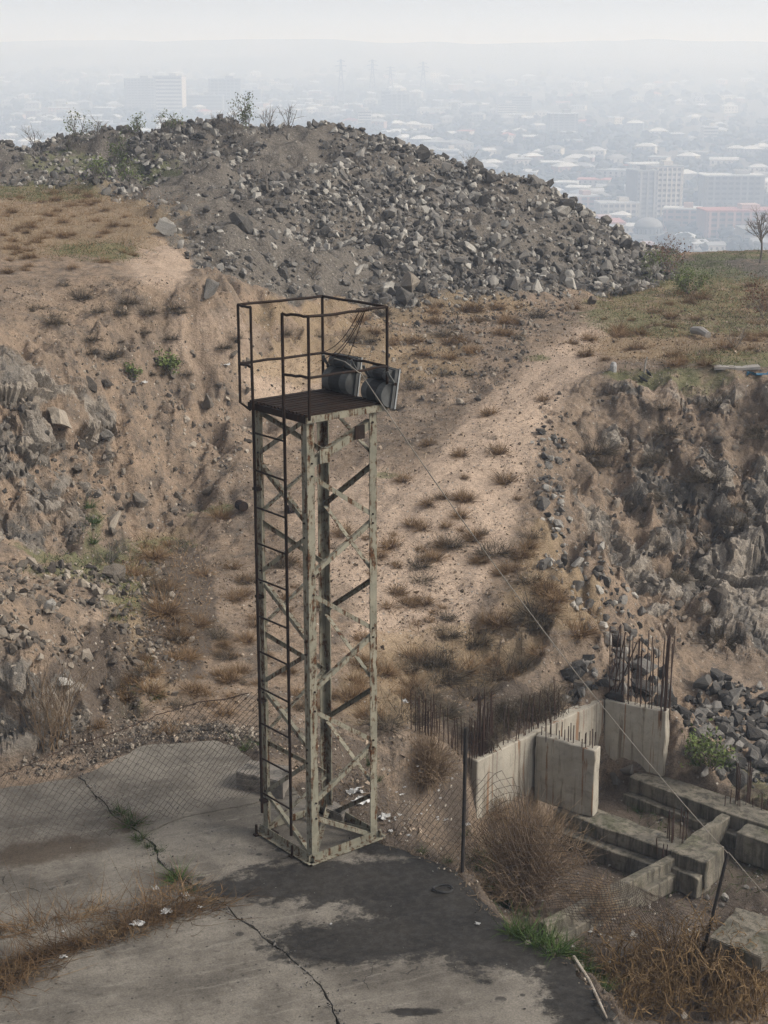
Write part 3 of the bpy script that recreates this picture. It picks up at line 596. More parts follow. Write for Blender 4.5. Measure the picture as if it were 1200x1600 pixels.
# ------------------------------------------------------------------ unfinished concrete foundation
m_fc, t, p = new_mat('streaked_wall_concrete'); b = NB(t); co = b.coord()
n1 = b.noise(co, 1.5, 5, .6); c = b.mix(b.ramp(n1, .35, .65), (.33, .30, .245), (.25, .228, .19))
c = b.mix(b.math('MULTIPLY', b.ramp(b.noise(co, 8, 6, .7), .5, .72), .5), c, (.15, .14, .12))
st = b.noise(b.scale(co, (11, 11, .55)), 1.0, 6, .65); c = b.mix(b.math('MULTIPLY', b.ramp(st, .52, .66), .8), c, (.11, .085, .06))
st2 = b.noise(b.scale(co, (15, 15, .35)), 1.0, 4, .6); c = b.mix(b.math('MULTIPLY', b.ramp(st2, .58, .66), .85), c, (.17, .085, .04))
b.l(c, p.inputs['Base Color']); p.inputs['Roughness'].default_value = .9; p.inputs['Specular IOR Level'].default_value = .2; b.l(b.bump(b.noise(co, 25, 6, .7), .5, .015), p.inputs['Normal'])
m_mossy, t, p = new_mat('footing_concrete'); b = NB(t); co = b.coord()
c = b.mix(b.ramp(b.noise(co, 2.5, 5, .6), .35, .65), (.20, .176, .138), (.13, .117, .094)); c = b.mix(b.math('MULTIPLY', b.ramp(b.noise(b.scale(co, (7, 7, .8)), 1.2, 6, .7), .45, .62), .8), c, (.05, .046, .036))
c = b.mix(b.math('MULTIPLY', b.ramp(b.noise(co, 6, 7, .75), .5, .66), .7), c, (.075, .068, .05)); c = b.mix(b.math('MULTIPLY', b.ramp(b.noise(co, 1.1, 6, .7), .52, .66), .6), c, (.06, .068, .032))
b.l(c, p.inputs['Base Color']); p.inputs['Roughness'].default_value = .95; p.inputs['Specular IOR Level'].default_value = .15; b.l(b.bump(b.noise(co, 22, 7, .75), .8, .03), p.inputs['Normal'])
m_rebar = simple_mat('rusted_rebar', (.030, .020, .016), (.055, .028, .018), .85, 20)
fnd = empty('concrete_foundation', atz(940, 1270, ZB), 'unfinished concrete foundation walls and footings bristling with rusted rebar', 'foundation')
FO = np.array(fnd.location)
def FP(name, top, z1, z0, m=m_fc, par=None):
    """prism from the outline of its top face, read at height z1"""
    q = MB(); poly = [np.array(p_)[:2] for p_ in top]; q.prism([(x - FO[0], y - FO[1]) for x, y in poly], z0 - FO[2], z1 - FO[2])
    me = q.mesh(name); bm = bmesh.new(); bm.from_mesh(me); bmesh.ops.bevel(bm, geom=bm.edges[:], offset=.012, segments=1, affect='EDGES'); bm.to_mesh(me); bm.free()
    bm = bmesh.new(); bm.from_mesh(me); bmesh.ops.subdivide_edges(bm, edges=[e for e in bm.edges if e.calc_length() > .15], cuts=7, use_grid_fill=True)
    co_ = np.array([v.co[:] for v in bm.verts]); w_ = .016 * np.stack([fbm(co_[:, 0] * 5, co_[:, 1] * 5, co_[:, 2] * 5, o=3, s=300 + k) for k in range(3)], 1)
    for v, d in zip(bm.verts, w_): v.co += Vector(d)
    bm.to_mesh(me); bm.free()
    return link(name, me, m, par or fnd)
def strip(a, c, wd, shift=0.0, ext0=0, ext1=0):
    """outline of a straight strip from a to c; wd to the left of a->c"""
    a, c = np.array(a[:2]), np.array(c[:2]); d = (c - a) / np.linalg.norm(c - a); n = np.array([-d[1], d[0]])
    a = a - d * ext0; c = c + d * ext1; return [a + n * shift, c + n * shift, c + n * (shift + wd), a + n * (shift + wd)]
w1a, w1b = atz(838, 1149, ZT), atz(929, 1173, ZT)
w2a, w2b = atz(948, 1094, ZT), atz(1041, 1114, ZT)
FP('back_wall', strip(WB0 + (WB1 - WB0) * .2, WB1, .2), ZT, ZB - .6)
FP('cross_wall', strip(w1a, w1b, .19, 0, .02), ZT + .01, ZB + .01)
FP('cross_wall', strip(w2a, w2b, .19, 0, .03), ZT + .005, ZB + .005)
s0, s1 = atz(868, 1262, ZB), atz(1052, 1328, ZB)
FP('footing', strip(s0, s1, .46, -.06), ZB, ZB - .22, m_mossy)
FP('footing_step', strip(s0, s1, .75, -.24, .1, .05), ZB - .23, ZB - .5, m_mossy)
f0, f1 = atz(985, 1212, ZB), atz(1230, 1300, ZB)
FP('footing', strip(f0, f1, .5, -.06), ZB - .003, ZB - .24, m_mossy)
FP('footing_step', strip(f0, f1, .8, -.2), ZB - .25, ZB - .5, m_mossy)
pc = [(1048,1330),(1082,1303),(1133,1322),(1104,1348)]
FP('pier', [atz(*q, ZB + .03) for q in pc], ZB + .03, ZB - .42, m_mossy)
FP('pier_step', [atz(*q, ZB - .18) for q in [(1038,1352),(1062,1340),(1112,1358),(1090,1374)]], ZB - .18, ZB - .5, m_mossy)
FP('ground_beam', strip(atz(1046, 1334, ZB - .06), atz(840, 1440, ZB - .06), .15), ZB - .06, ZB - .45, m_mossy)
FP('ground_beam', strip(atz(1050, 1358, ZB - .25), atz(850, 1462, ZB - .25), .16), ZB - .25, ZB - .5, m_mossy)
FP('ground_beam', strip(atz(1094, 1308, ZB - .03), atz(1150, 1268, ZB - .03), .15, 0, .05, .15), ZB - .03, ZB - .4, m_mossy)
FP('pier', [atz(*q, ZB - .05) for q in [(1150,1300),(1172,1283),(1225,1300),(1205,1318)]], ZB - .05, ZB - .5, m_mossy)
rb_me = MB().tube([(0, 0, 0), (0, 0, 1)], 1.0, 6).mesh('rebar'); rb_me.materials.append(m_rebar)
def rebar(p, h, lean=.03, r=.008):
    o = link('rebar', rb_me, None, fnd); o.location = [float(v) for v in np.array(p) - FO]; o.scale = (r, r, h)
    o.rotation_euler = (RNG.normal(0, lean), RNG.normal(0, lean), 0); return o
def rebars(pa, pb, n, h0, h1, lean=.025, jit=.02, r=.008):
    for k in range(n):
        f = (k + .5) / n; q = np.array(pa) * (1 - f) + np.array(pb) * f; q[:2] += RNG.normal(0, jit, 2); q[2] -= .15
        rebar(q, RNG.uniform(h0, h1) + .15, lean, r)
inn = lambda a, c, s: [np.array([*v, a[2]]) for v in (strip(a, c, .01, s)[0], strip(a, c, .01, s)[1])]
for s in (.04, .15): rebars(*inn(w2a, w2b, s), 12, .95, 1.3)
for q in range(3): rebar(np.array(inn(w2a, w2b, .1)[0]) + [.03 * q, -.02 * q, -.05], 1.25, .16, .010)
rebars(np.array(inn(w2a, w2b, .1)[1]) - [.1, 0, 0], inn(w2a, w2b, .1)[1], 7, 1.05, 1.35, .012, .03, .010)
for s in (.04, .15): rebars(*inn(w1a, w1b, s), 10, .12, .36, .012)
ba, bb = inn(WB0, WB1, .08); mid = lambda f: ba + (bb - ba) * f
rebars(mid(.33), mid(.74), 20, .3, .75, .09)
rebars(mid(.22), mid(.31), 15, .6, 1.1, .015, .03)
rebars(mid(.24) - [0, 0, 1.0], mid(.30) - [0, 0, 1.0], 6, 1.3, 1.75, .01, .02, .010)
ca = atz(652, 1172, ZT + .2); rebars(ca, atz(680, 1180, ZT + .2), 18, .6, .95, .02, .07)
rebars(atz(682, 1178, ZT + .1), atz(742, 1184, ZT), 15, .4, .8, .03, .05)
for px, py, n, h in ((1058, 1312, 11, .5), (1160, 1248, 12, .58)):
    c0 = atz(px, py, ZB); 
    for k in range(n):
        a = 2 * math.pi * k / n; rebar(c0 + np.array([.09 * (1 if math.cos(a) > 0 else -1) + RNG.normal(0, .02), .09 * math.sin(a), -.05]), h * RNG.uniform(.85, 1.15), .02)
rebars(atz(1130, 1255, ZB), atz(1200, 1262, ZB), 10, .1, .28, .05, .05)
rebars(atz(1025, 1322, ZB), atz(1046, 1330, ZB), 5, .1, .2, .05, .05)
# broken concrete slab lying in the pit
def chunk(name, outline, z, th, m, label, cat, tilt=(0, 0)):
    W = [atz(*q, z) for q in outline]; c = sum(W) / len(W); q = MB(); pts = []
    for i in range(len(W)):
        a, d = W[i] - c, W[(i + 1) % len(W)] - c
        for k in range(5): pts.append((a + (d - a) * k / 5)[:2] + RNG.normal(0, .012, 2))
    q.prism(pts, -th, 0); o = q.build(name, m); me = o.data
    bm = bmesh.new(); bm.from_mesh(me); bmesh.ops.bevel(bm, geom=[e for e in bm.edges], offset=.012, segments=2, affect='EDGES'); bm.to_mesh(me); bm.free()
    o.location = c; o.rotation_euler = (tilt[0], tilt[1], 0); return tag(o, label, cat)
chunk('broken_slab', [(1108,1462),(1150,1420),(1215,1438),(1260,1470),(1190,1492)], -1.9, .22, m_mossy, 'broken tilted concrete slab lying in the pit behind the leaning fence post', 'slab', (.06, -.04))
m_block = simple_mat('rough_block_concrete', (.17, .15, .125), (.11, .10, .088), .95, 7, (.055, .05, .043), 5, .5, .62, .9, 40)
bb_ = chunk('concrete_block', [(368,1206),(388,1186),(455,1197),(440,1224)], .22, .235, m_block, 'rough concrete block lying on the slab just left of the tower', 'block', (0, 0))
chunk('concrete_block', [(505,1262),(520,1250),(545,1262),(535,1275)], .1, .12, m_block, 'small dark concrete block at the foot of the tower back leg', 'block', (0, 0))
# ------------------------------------------------------------------ chain-link fences
m_mesh = simple_mat('rusty_mesh_wire', (.045, .034, .027), (.075, .055, .042), .8, 8)
m_post = simple_mat('black_post', (.012, .011, .010), (.022, .017, .014), .8, 14)
def net(bot, top, cell, name, parent, r=.0034, keep=None):
    """diamond mesh hung between two polylines (lists of points), each zigzag wire a thin tube"""
    bot, top = np.array(bot), np.array(top)
    def along(pl, f):
        seg = np.r_[0, np.cumsum(np.linalg.norm(np.diff(pl, axis=0), axis=1))]; d = np.clip(f, 0, 1) * seg[-1]
        return np.array([np.interp(d, seg, pl[:, i]) for i in range(3)])
    Lw = np.linalg.norm(np.diff(bot, axis=0), axis=1).sum(); Hh = np.mean(np.linalg.norm(along(top, .5) - along(bot, .5)))
    nw = int(2 * Lw / cell); row = cell / 2; q = MB(); nrm = np.cross(bot[-1] - bot[0], [0, 0, 1]); nrm /= np.linalg.norm(nrm)
    for i in range(-1, nw):
        pts = []
        fc = (i + .5) / nw; hc = np.linalg.norm(along(top, fc) - along(bot, fc)); nh = int(hc / row)
        for j in range(nh + 1):
            f = (i + .5 + (.5 if (i + j) % 2 else -.5)) / nw; g = 1 - j * row / hc
            p_ = along(bot, f) * (1 - g) + along(top, f) * g
            w_ = .05 * fbm(np.array([p_[0] * 1.3]), np.array([p_[2] * 1.3 + p_[1]]), o=3, s=7)[0]; v_ = .03 * fbm(np.array([p_[0] * 2.3 + 9]), np.array([p_[2] * 2.3 + p_[1]]), o=3, s=8)[0]
            p_ = p_ + nrm * (w_ + (.004 if j % 2 else -.004)) + np.array([v_, 0, v_])
            if keep is None or keep(p_): pts.append(p_)
            else:
                if len(pts) > 1: q.tube(pts, r, 3, False)
                pts = []
        if len(pts) > 1: q.tube(pts, r, 3, False)
    return q.build(name, m_mesh, parent)
fl = empty('chain_link_fence', (0, 0, 0), 'sagging rusty chain-link net standing on the slab left of the tower', 'fence')
bot = [aty(-150,1372,16.4), aty(0,1345,16.55), aty(90,1322,16.9), aty(180,1308,17.15), aty(290,1272,17.75), aty(405,1245,18.25)]
for q in bot: q[2] = max(q[2], .02)
top = [aty(-150,1240,16.9), aty(0,1212,16.85), aty(60,1188,16.95), aty(110,1166,17.1), aty(190,1141,17.3), aty(250,1116,17.55), aty(300,1100,17.8), aty(402,1082,17.5)]
net(bot, top, .094, 'wire_mesh', fl)
tw = [np.array(top[0]) + (np.array(top[0]) - top[1])] + top
pts = []
for i in range(len(tw) - 1):
    for k in range(8): pts.append(tw[i] + (tw[i + 1] - tw[i]) * k / 8 + RNG.normal(0, .008, 3))
q = MB().tube(pts, .006, 5)
for k in range(0, len(pts), 2):
    for s in range(2): d = RNG.normal(0, 1, 3); d /= np.linalg.norm(d); q.tube([pts[k] - d * .018, pts[k] + d * .018], .003, 3)
q.build('barbed_wire', m_wire, fl)
fr = empty('chain_link_fence', (0, 0, 0), 'drooping chain-link fence on black posts between the slab and the pit', 'fence')
P1 = hit(722, 1364); P1[2] = min(P1[2], 0); P1T = aty(728, 1137, P1[1] + .05)
MB().tube([P1 - [0, 0, .2], (P1 + P1T) / 2 + [.004, 0, 0], P1T], .021, 8).build('fence_post', m_post, fr)
MB().tube([POST2 - [0.04, 0, .2], (POST2 + POST2T) / 2, POST2T], .023, 8).build('fence_post', m_post, fr)
P3 = np.array([POST2[0] + 2.2, POST2[1] + .6, POST2[2] - .2])
bt = [P1 + [0, .02, .0], P1 * .6 + POST2 * .4 + [0.25, .25, -.2], P1 * .3 + POST2 * .7 + [.2, .2, -.1], POST2 + [0, .03, .0], P3]
tp = [P1 + (P1T - P1) * .62, aty(770,1200,P1[1] + .05), aty(800,1215,P1[1] - .05), aty(850,1285,P1[1] - .2), aty(960,1370,P1[1] - .7), aty(1040,1400,POST2[1] + .4), POST2 + (POST2T - POST2) * .62, aty(1220,1425,POST2[1] + .45)]
net(bt, tp, .125, 'wire_mesh', fr)
net([P1 + [-.75, .55, -.15], P1], [P1 + [-.75, .55, .55], P1 + (P1T - P1) * .62], .105, 'wire_mesh', fr)
# ------------------------------------------------------------------ rocks
def rock_shape(seed, flat=.7):
    r = np.random.default_rng(seed); n = 15
    P_ = r.normal(0, 1, (n, 3)); P_ /= np.linalg.norm(P_, axis=1)[:, None]; P_ *= r.uniform(.78, 1.08, (n, 1)); P_ *= [1.0, r.uniform(.65, .95), r.uniform(.5, .8) * flat / .7]
    bm = bmesh.new()
    for q in P_: bm.verts.new(q)
    o = bmesh.ops.convex_hull(bm, input=bm.verts[:]); bmesh.ops.delete(bm, geom=[v for v in bm.verts if not v.link_faces], context='VERTS')
    bmesh.ops.triangulate(bm, faces=bm.faces[:]); bm.verts.index_update()
    V = np.array([v.co[:] for v in bm.verts]) * .5; Fc = np.array([[v.index for v in f.verts] for f in bm.faces]); bm.free(); return V, Fc
ROCKS = [rock_shape(s) for s in range(100, 116)]
def rock_mat(name, dark, mid, light, tint=(.36, .29, .22), sc=6.0):
    m, t, p = new_mat(name); b = NB(t); co = b.coord(); oi = b.n('ShaderNodeObjectInfo')
    rnd = b.math('FRACT', b.math('ADD', b.attr('rnd'), oi.outputs['Random']))
    c = b.mix(b.ramp(rnd, .0, .6), dark, mid); c = b.mix(b.ramp(rnd, .55, .95), c, light)
    c = b.mix(b.math('MULTIPLY', b.ramp(b.noise(co, sc, 5, .7), .5, .72), .45), c, b.mix(rnd, dark, tint))
    geo = b.n('ShaderNodeNewGeometry'); sep = b.n('ShaderNodeSeparateXYZ'); b.l(geo.outputs['Normal'], sep.inputs[0])
    dust = b.math('MULTIPLY', b.ramp(sep.outputs[2], .3, .95), b.ramp(b.noise(co, sc * .7, 4), .35, .65)); c = b.mix(b.math('MULTIPLY', dust, .35), c, tint)
    b.l(c, p.inputs['Base Color']); p.inputs['Roughness'].default_value = .92; p.inputs['Specular IOR Level'].default_value = .06
    b.l(b.bump(b.noise(co, sc * 3, 5, .7), .6, .05), p.inputs['Normal']); return m
m_rock = rock_mat('grey_basalt', (.054, .050, .046), (.12, .112, .102), (.34, .32, .285), (.18, .155, .128))
m_rockw = rock_mat('warm_stone', (.060, .053, .046), (.125, .108, .09), (.30, .26, .21), (.18, .14, .104))
def tiny_shape(seed):
    r = np.random.default_rng(seed); P_ = r.normal(0, 1, (8, 3)); P_ /= np.linalg.norm(P_, axis=1)[:, None]; P_ *= [1, .85, .65]
    bm = bmesh.new(); [bm.verts.new(q) for q in P_]; bmesh.ops.convex_hull(bm, input=bm.verts[:]); bmesh.ops.triangulate(bm, faces=bm.faces[:]); bm.verts.index_update()
    V = np.array([v.co[:] for v in bm.verts]) * .5; Fc = np.array([[v.index for v in f.verts] for f in bm.faces]); bm.free(); return V, Fc
TINY = [tiny_shape(s) for s in range(12)]
m_rockd = rock_mat('dark_basalt', (.03, .029, .028), (.07, .067, .063), (.20, .188, .17), (.12, .10, .082))
m_rockb = rock_mat('brown_grey_bedrock', (.045, .041, .037), (.095, .084, .072), (.21, .18, .148), (.16, .125, .094), 3.5)
m_peb = rock_mat('floor_pebble', (.085, .066, .049), (.17, .128, .092), (.36, .29, .22), (.22, .16, .113))
def rot_rand(n, tilt=1.0):
    q = RNG.normal(0, 1, (n, 4)); q /= np.linalg.norm(q, axis=1)[:, None]; a, b_, c, d = q.T
    return np.stack([1 - 2 * (c * c + d * d), 2 * (b_ * c - d * a), 2 * (b_ * d + c * a), 2 * (b_ * c + d * a), 1 - 2 * (b_ * b_ + d * d), 2 * (c * d - b_ * a), 2 * (b_ * d - c * a), 2 * (c * d + b_ * a), 1 - 2 * (b_ * b_ + c * c)], 1).reshape(n, 3, 3)
def scatter(name, pos, size, m, label, sink=.15, shapes=None):
    shapes = shapes or ROCKS
    Vs, Fs, R_, off = [], [], [], 0; n = len(pos); R = rot_rand(n); var = RNG.integers(0, len(shapes), n); rnd = RNG.random(n)
    for v in range(len(shapes)):
        k = np.where(var == v)[0]
        if not len(k): continue
        V, Fc = shapes[v]; W = np.einsum('nij,vj->nvi', R[k], V) * size[k][:, None, None] + pos[k][:, None, :]; W[..., 2] += size[k][:, None] * (.3 - sink)
        Vs.append(W.reshape(-1, 3)); Fs.append((Fc[None] + (np.arange(len(k)) * len(V))[:, None, None] + off).reshape(-1, 3)); R_.append(np.repeat(rnd[k], len(V))); off += len(k) * len(V)
    me = fast_mesh(name, np.concatenate(Vs), np.concatenate(Fs)); attr(me, 'rnd', np.concatenate(R_)); return tag(link(name, me, m), label, None, None, 'stuff')
def sample(n, x0, x1, y0, y1, accept):
    out = []; tot = 0
    while tot < n:
        x = RNG.uniform(x0, x1, n * 3); y = RNG.uniform(y0, y1, n * 3); k = RNG.random(n * 3) < accept(x, y); out.append(np.stack([x[k], y[k]], 1)); tot += k.sum()
        if len(out) > 60: break
    q = np.concatenate(out)[:n]; return np.c_[q, gz(q[:, 0], q[:, 1])]
def pix_of(x, y): return to_pix(x, y, look(BASE, x, y))
def in_px(polys, y0=0, y1=200, soft=8):
    def f(x, y):
        px, py = pix_of(x, y); a = 0
        for q in polys: a = np.maximum(a, sstep(soft, -soft, sdf(q, px, py)))
        return a * (y > y0) * (y < y1) * (look(SLAB_D, x, y) > .1)
    return f
def tri(lo, mode, hi, n): return RNG.triangular(lo, mode, hi, n)
BARE = [(215,300),(330,290),(420,330),(600,440),(520,470),(380,440)]
_heapf = in_px([HEAPP], 38.5, 68, 5); _bare = in_px([[(470,380),(560,370),(620,440),(560,465),(460,455)], [(230,285),(330,285),(420,320),(330,330),(210,312)], [(760,300),(850,310),(900,380),(820,400)]], 38, 68, 25)
def heap_acc(x, y):
    d = .5 + .5 * fbm(x * .33, y * .33, o=3, s=131)
    return np.maximum(_heapf(x, y), sstep(61, 62, y) * (x < 13) * (y < 66)) * np.clip(-.05 + 1.5 * d + .55 * sstep(-2, 5, x), 0.06, 1) * (1 - .8 * _bare(x, y))
ps = sample(12500, -26, 16, 38.5, 66, heap_acc); scatter('rubble', ps, np.minimum(RNG.lognormal(math.log(.15), .5, len(ps)), .5), m_rock, 'loose grey stones covering the rubble heap')
ps = sample(9000, -26, 16, 38.5, 66, heap_acc); scatter('rubble', ps, np.minimum(RNG.lognormal(math.log(.075), .35, len(ps)), .2), m_rock, 'small grey stones between the larger ones of the rubble heap')
ps = sample(3200, -3, 15, 40, 62, heap_acc); scatter('rubble', ps, np.minimum(RNG.lognormal(math.log(.20), .4, len(ps)), .5), m_rock, 'larger grey stones packed on the right flank of the heap')
DEBR = [[(885,1040),(1000,1030),(1060,1075),(1130,1060),(1240,1090),(1240,1230),(1130,1215),(1090,1190),(1050,1130),(930,1095),(880,1085)]]
DEBL = [[(840,680),(880,690),(880,800),(900,860),(960,930),(1040,1030),(1000,1050),(930,1000),(860,890),(840,780)]]
MOUND = [[(-250,880),(60,880),(170,880),(190,930),(140,960),(120,1040),(60,1060),(-250,1060)]]
VALL = [[(180,900),(240,880),(300,1000),(240,1090),(160,1100),(170,980)]]
LBANK = [[(90,590),(200,560),(380,520),(420,640),(340,760),(240,800),(180,830),(120,760)]]
RIDGE = [[(560,470),(900,475),(840,520),(800,600),(720,640),(620,590),(540,540)]]
ps = sample(900, 2, 8.5, 20, 30, in_px(DEBR, 20, 30)); scatter('scree', ps, np.minimum(RNG.lognormal(math.log(.14), .55, len(ps)), .42), m_rockd, 'dark broken stones heaped against the foundation')
ps = sample(380, 2, 9, 22, 37, in_px(DEBL, 22, 37, 14)); scatter('scree', ps, np.minimum(RNG.lognormal(math.log(.12), .5, len(ps)), .4), m_rock, 'broken stones along the edge of the right cutting')
ps = sample(1300, -9, -2, 19, 27, in_px(MOUND, 19, 27)); scatter('rubble', ps, np.minimum(RNG.lognormal(math.log(.09), .5, len(ps)), .28), m_rockw, 'loose stones covering the low mound at left')
ps = sample(800, -6, -2, 19, 30, in_px(VALL, 19, 30, 25)); scatter('rubble', ps, np.minimum(RNG.lognormal(math.log(.06), .5, len(ps)), .2), m_rockw, 'loose stones at the foot of the left mound')
ps = sample(500, -9, 0, 27, 38, in_px(LBANK, 27, 38, 25)); scatter('scree', ps, np.minimum(RNG.lognormal(math.log(.075), .55, len(ps)), .3), m_rockw, 'stones scattered down the sandy left bank')
ps = sample(1500, -2, 8, 33, 46, in_px(RIDGE, 33, 46, 25)); scatter('rubble', ps, np.minimum(RNG.lognormal(math.log(.07), .5, len(ps)), .25), m_rockw, 'stones strewn between the tower and the rubble heap')
allv = in_px([[(-300,440),(350,440),(560,470),(1010,450),(1300,420),(1300,600),(880,600),(860,700),(850,850),(960,1010),(880,1090),(700,1200),(640,1330),(560,1260),(400,1170),(200,1160),(-300,1200)]], 16, 60, 10)
def peb_acc(x, y): return allv(x, y) * np.clip(.15 + .9 * (.5 + .6 * fbm(x * .5, y * .5, o=3, s=141)), .05, 1)
ps = sample(42000, -11, 13, 17, 50, peb_acc); scatter('pebble_cover', ps, np.minimum(RNG.lognormal(math.log(.026), .55, len(ps)), .13), m_peb, 'pale pebbles strewn over the quarry floor', .1, TINY)
_cliff = lambda x, y: look(M['rock'], x, y) * (.3 + .7 * (fbm(x * .9, y * .9, s=3) > 0))
ps = sample(1500, -11, 11, 19, 38, _cliff); scatter('scree', ps, np.minimum(RNG.lognormal(math.log(.09), .5, len(ps)), .3), m_rockb, 'angular stones stuck in the rock faces of the cutting', .3)
ps = sample(1500, -1.3, 4.5, 13.2, 21, lambda x, y: look(M['dark'], x, y) * (look(SLAB_D, x, y) > -.12)); ps[:, 2] = np.where(look(SLAB_D, ps[:, 0], ps[:, 1]) < .03, 0.0, ps[:, 2]); scatter('gravel_cover', ps, np.minimum(RNG.lognormal(math.log(.022), .5, len(ps)), .09), m_rockw, 'dirt crumbs and gravel along the slab edge', .1)
ps = sample(2200, -6.5, -1.4, 18.3, 21.2, in_px([[(-200,1160),(200,1120),(420,1140),(420,1180),(340,1162),(220,1168),(100,1212),(-200,1240)]], 17, 22, 6)); scatter('gravel_cover', ps, np.minimum(RNG.lognormal(math.log(.035), .5, len(ps)), .13), m_rockw, 'gravel band along the far edge of the slab', .1)
ps = sample(500, 1.5, 7, 15, 24, lambda x, y: look(pit, x, y) * (y < 23)); scatter('gravel_cover', ps, np.minimum(RNG.lognormal(math.log(.06), .6, len(ps)), .3), m_rock, 'stones scattered over the pit floor', .1)
n = 900; P_ = np.array([atz(*q) for q in J1[:11]]); sg_ = np.r_[0, np.cumsum(np.linalg.norm(np.diff(P_, axis=0), axis=1))]; t_ = RNG.random(n) * sg_[-1]; ps = np.stack([np.interp(t_, sg_, P_[:, i]) for i in range(3)], 1); ps[:, :2] += RNG.normal(0, .05, (n, 2)) * RNG.choice([.5, 1, 2.2], (n, 1)); ps[:, 2] = .0
scatter('gravel_cover', ps, np.minimum(RNG.lognormal(math.log(.013), .5, n), .05), m_rockd, 'grit and crumbs along the crack in the slab', .0, TINY)
ps = np.stack([RNG.uniform(-5, 2.2, 700), RNG.uniform(12.8, 19, 700), np.zeros(700)], 1); ps = ps[look(SLAB_D, ps[:, 0], ps[:, 1]) < -.03]; scatter('gravel_cover', ps, np.minimum(RNG.lognormal(math.log(.011), .5, len(ps)), .045), m_rockd, 'dark grit scattered over the slab', .0, TINY)
# boulders one can pick out singly
RM, RMW, RMD = [], [], []
for mm, lst in ((m_rock, RM), (m_rockw, RMW), (m_rockd, RMD)):
    for V, Fc in ROCKS:
        bm = bmesh.new(); vs_ = [bm.verts.new(q) for q in V]
        for f in Fc: bm.faces.new([vs_[i] for i in f])
        bmesh.ops.dissolve_limit(bm, angle_limit=.12, verts=bm.verts[:], edges=bm.edges[:])
        bmesh.ops.triangulate(bm, faces=bm.faces[:]); bmesh.ops.subdivide_edges(bm, edges=bm.edges[:], cuts=2, use_grid_fill=True); co_ = np.array([v.co[:] for v in bm.verts]); w_ = .05 * fbm(co_[:, 0] * 5, co_[:, 1] * 5, co_[:, 2] * 5, o=3, s=len(lst)) + .03 * fbm(co_[:, 0] * 14, co_[:, 1] * 14, co_[:, 2] * 14, o=2, s=9)
        for v_, d_ in zip(bm.verts, w_): v_.co *= 1 + d_ * 1.6
        bmesh.ops.triangulate(bm, faces=bm.faces[:])
        me = bpy.data.meshes.new('boulder'); bm.to_mesh(me); bm.free(); me.materials.append(mm); lst.append(me)
def boulder(p, size, label, group, lst=RM, sink=.12, sq=None):
    o = link('boulder', lst[int(RNG.integers(len(lst)))]); o.location = (float(p[0]), float(p[1]), float(p[2] + size * (.32 - sink)))
    o.rotation_euler = tuple(RNG.uniform(0, 6.28, 3) * [.15, .15, 1]); o.scale = (size, size * RNG.uniform(.75, 1.05), size * RNG.uniform(.75, 1.1)); tag(o, label, 'boulder', group); return o
def ground_n(x, y):
    return np.array([-(look(BASE, x + .2, y) - look(BASE, x - .2, y)) / .4, -(look(BASE, x, y + .2) - look(BASE, x, y - .2)) / .4, 1.0])
taken = []
def free(p, r):
    for q, s in taken:
        if math.hypot(p[0] - q[0], p[1] - q[1]) < (r + s) * .42: return False
    taken.append((p, r)); return True
def bunch(n, box, acc, s0, s1, label, group, lst=RM):
    ps = sample(n * 3, *box, acc); c = 0
    for q in ps:
        s = RNG.uniform(s0, 1) ** 1.0 * s1
        if free(q, s): boulder(q, s, label, group, lst); c += 1
        if c >= n: break
bunch(45, (-24, -5, 42, 63), heap_acc, .6, .62, 'grey boulder on the left half of the rubble heap', 'boulders on the left half of the heap')
bunch(60, (-5, 4, 42, 63), heap_acc, .6, .72, 'grey boulder on the middle of the rubble heap', 'boulders on the middle of the heap')
bunch(55, (4, 14, 44, 60), heap_acc, .6, .75, 'grey boulder on the right flank of the rubble heap', 'boulders on the right flank of the heap')
bunch(34, (2.5, 8, 21, 29), in_px(DEBR, 20, 30), .5, .62, 'dark boulder in the stone pile behind the foundation', 'boulders behind the foundation', RMD)
bunch(10, (2, 8, 23, 36), in_px(DEBL, 22, 37), .5, .5, 'grey boulder along the edge of the right cutting', 'boulders on the cutting edge')
bunch(22, (-8, -3, 19, 26), in_px(MOUND, 19, 27), .5, .34, 'angular stone on the low mound at the left edge', 'stones on the left mound', RMW)
bunch(14, (-6, -2, 20, 29), in_px(VALL, 19, 30), .5, .26, 'pale stone on the ground right of the low mound', 'stones beside the left mound', RMW)
bunch(14, (-8, 0, 27, 37), in_px(LBANK, 27, 38), .5, .45, 'stone half buried in the sandy left bank', 'stones on the left bank', RMW)
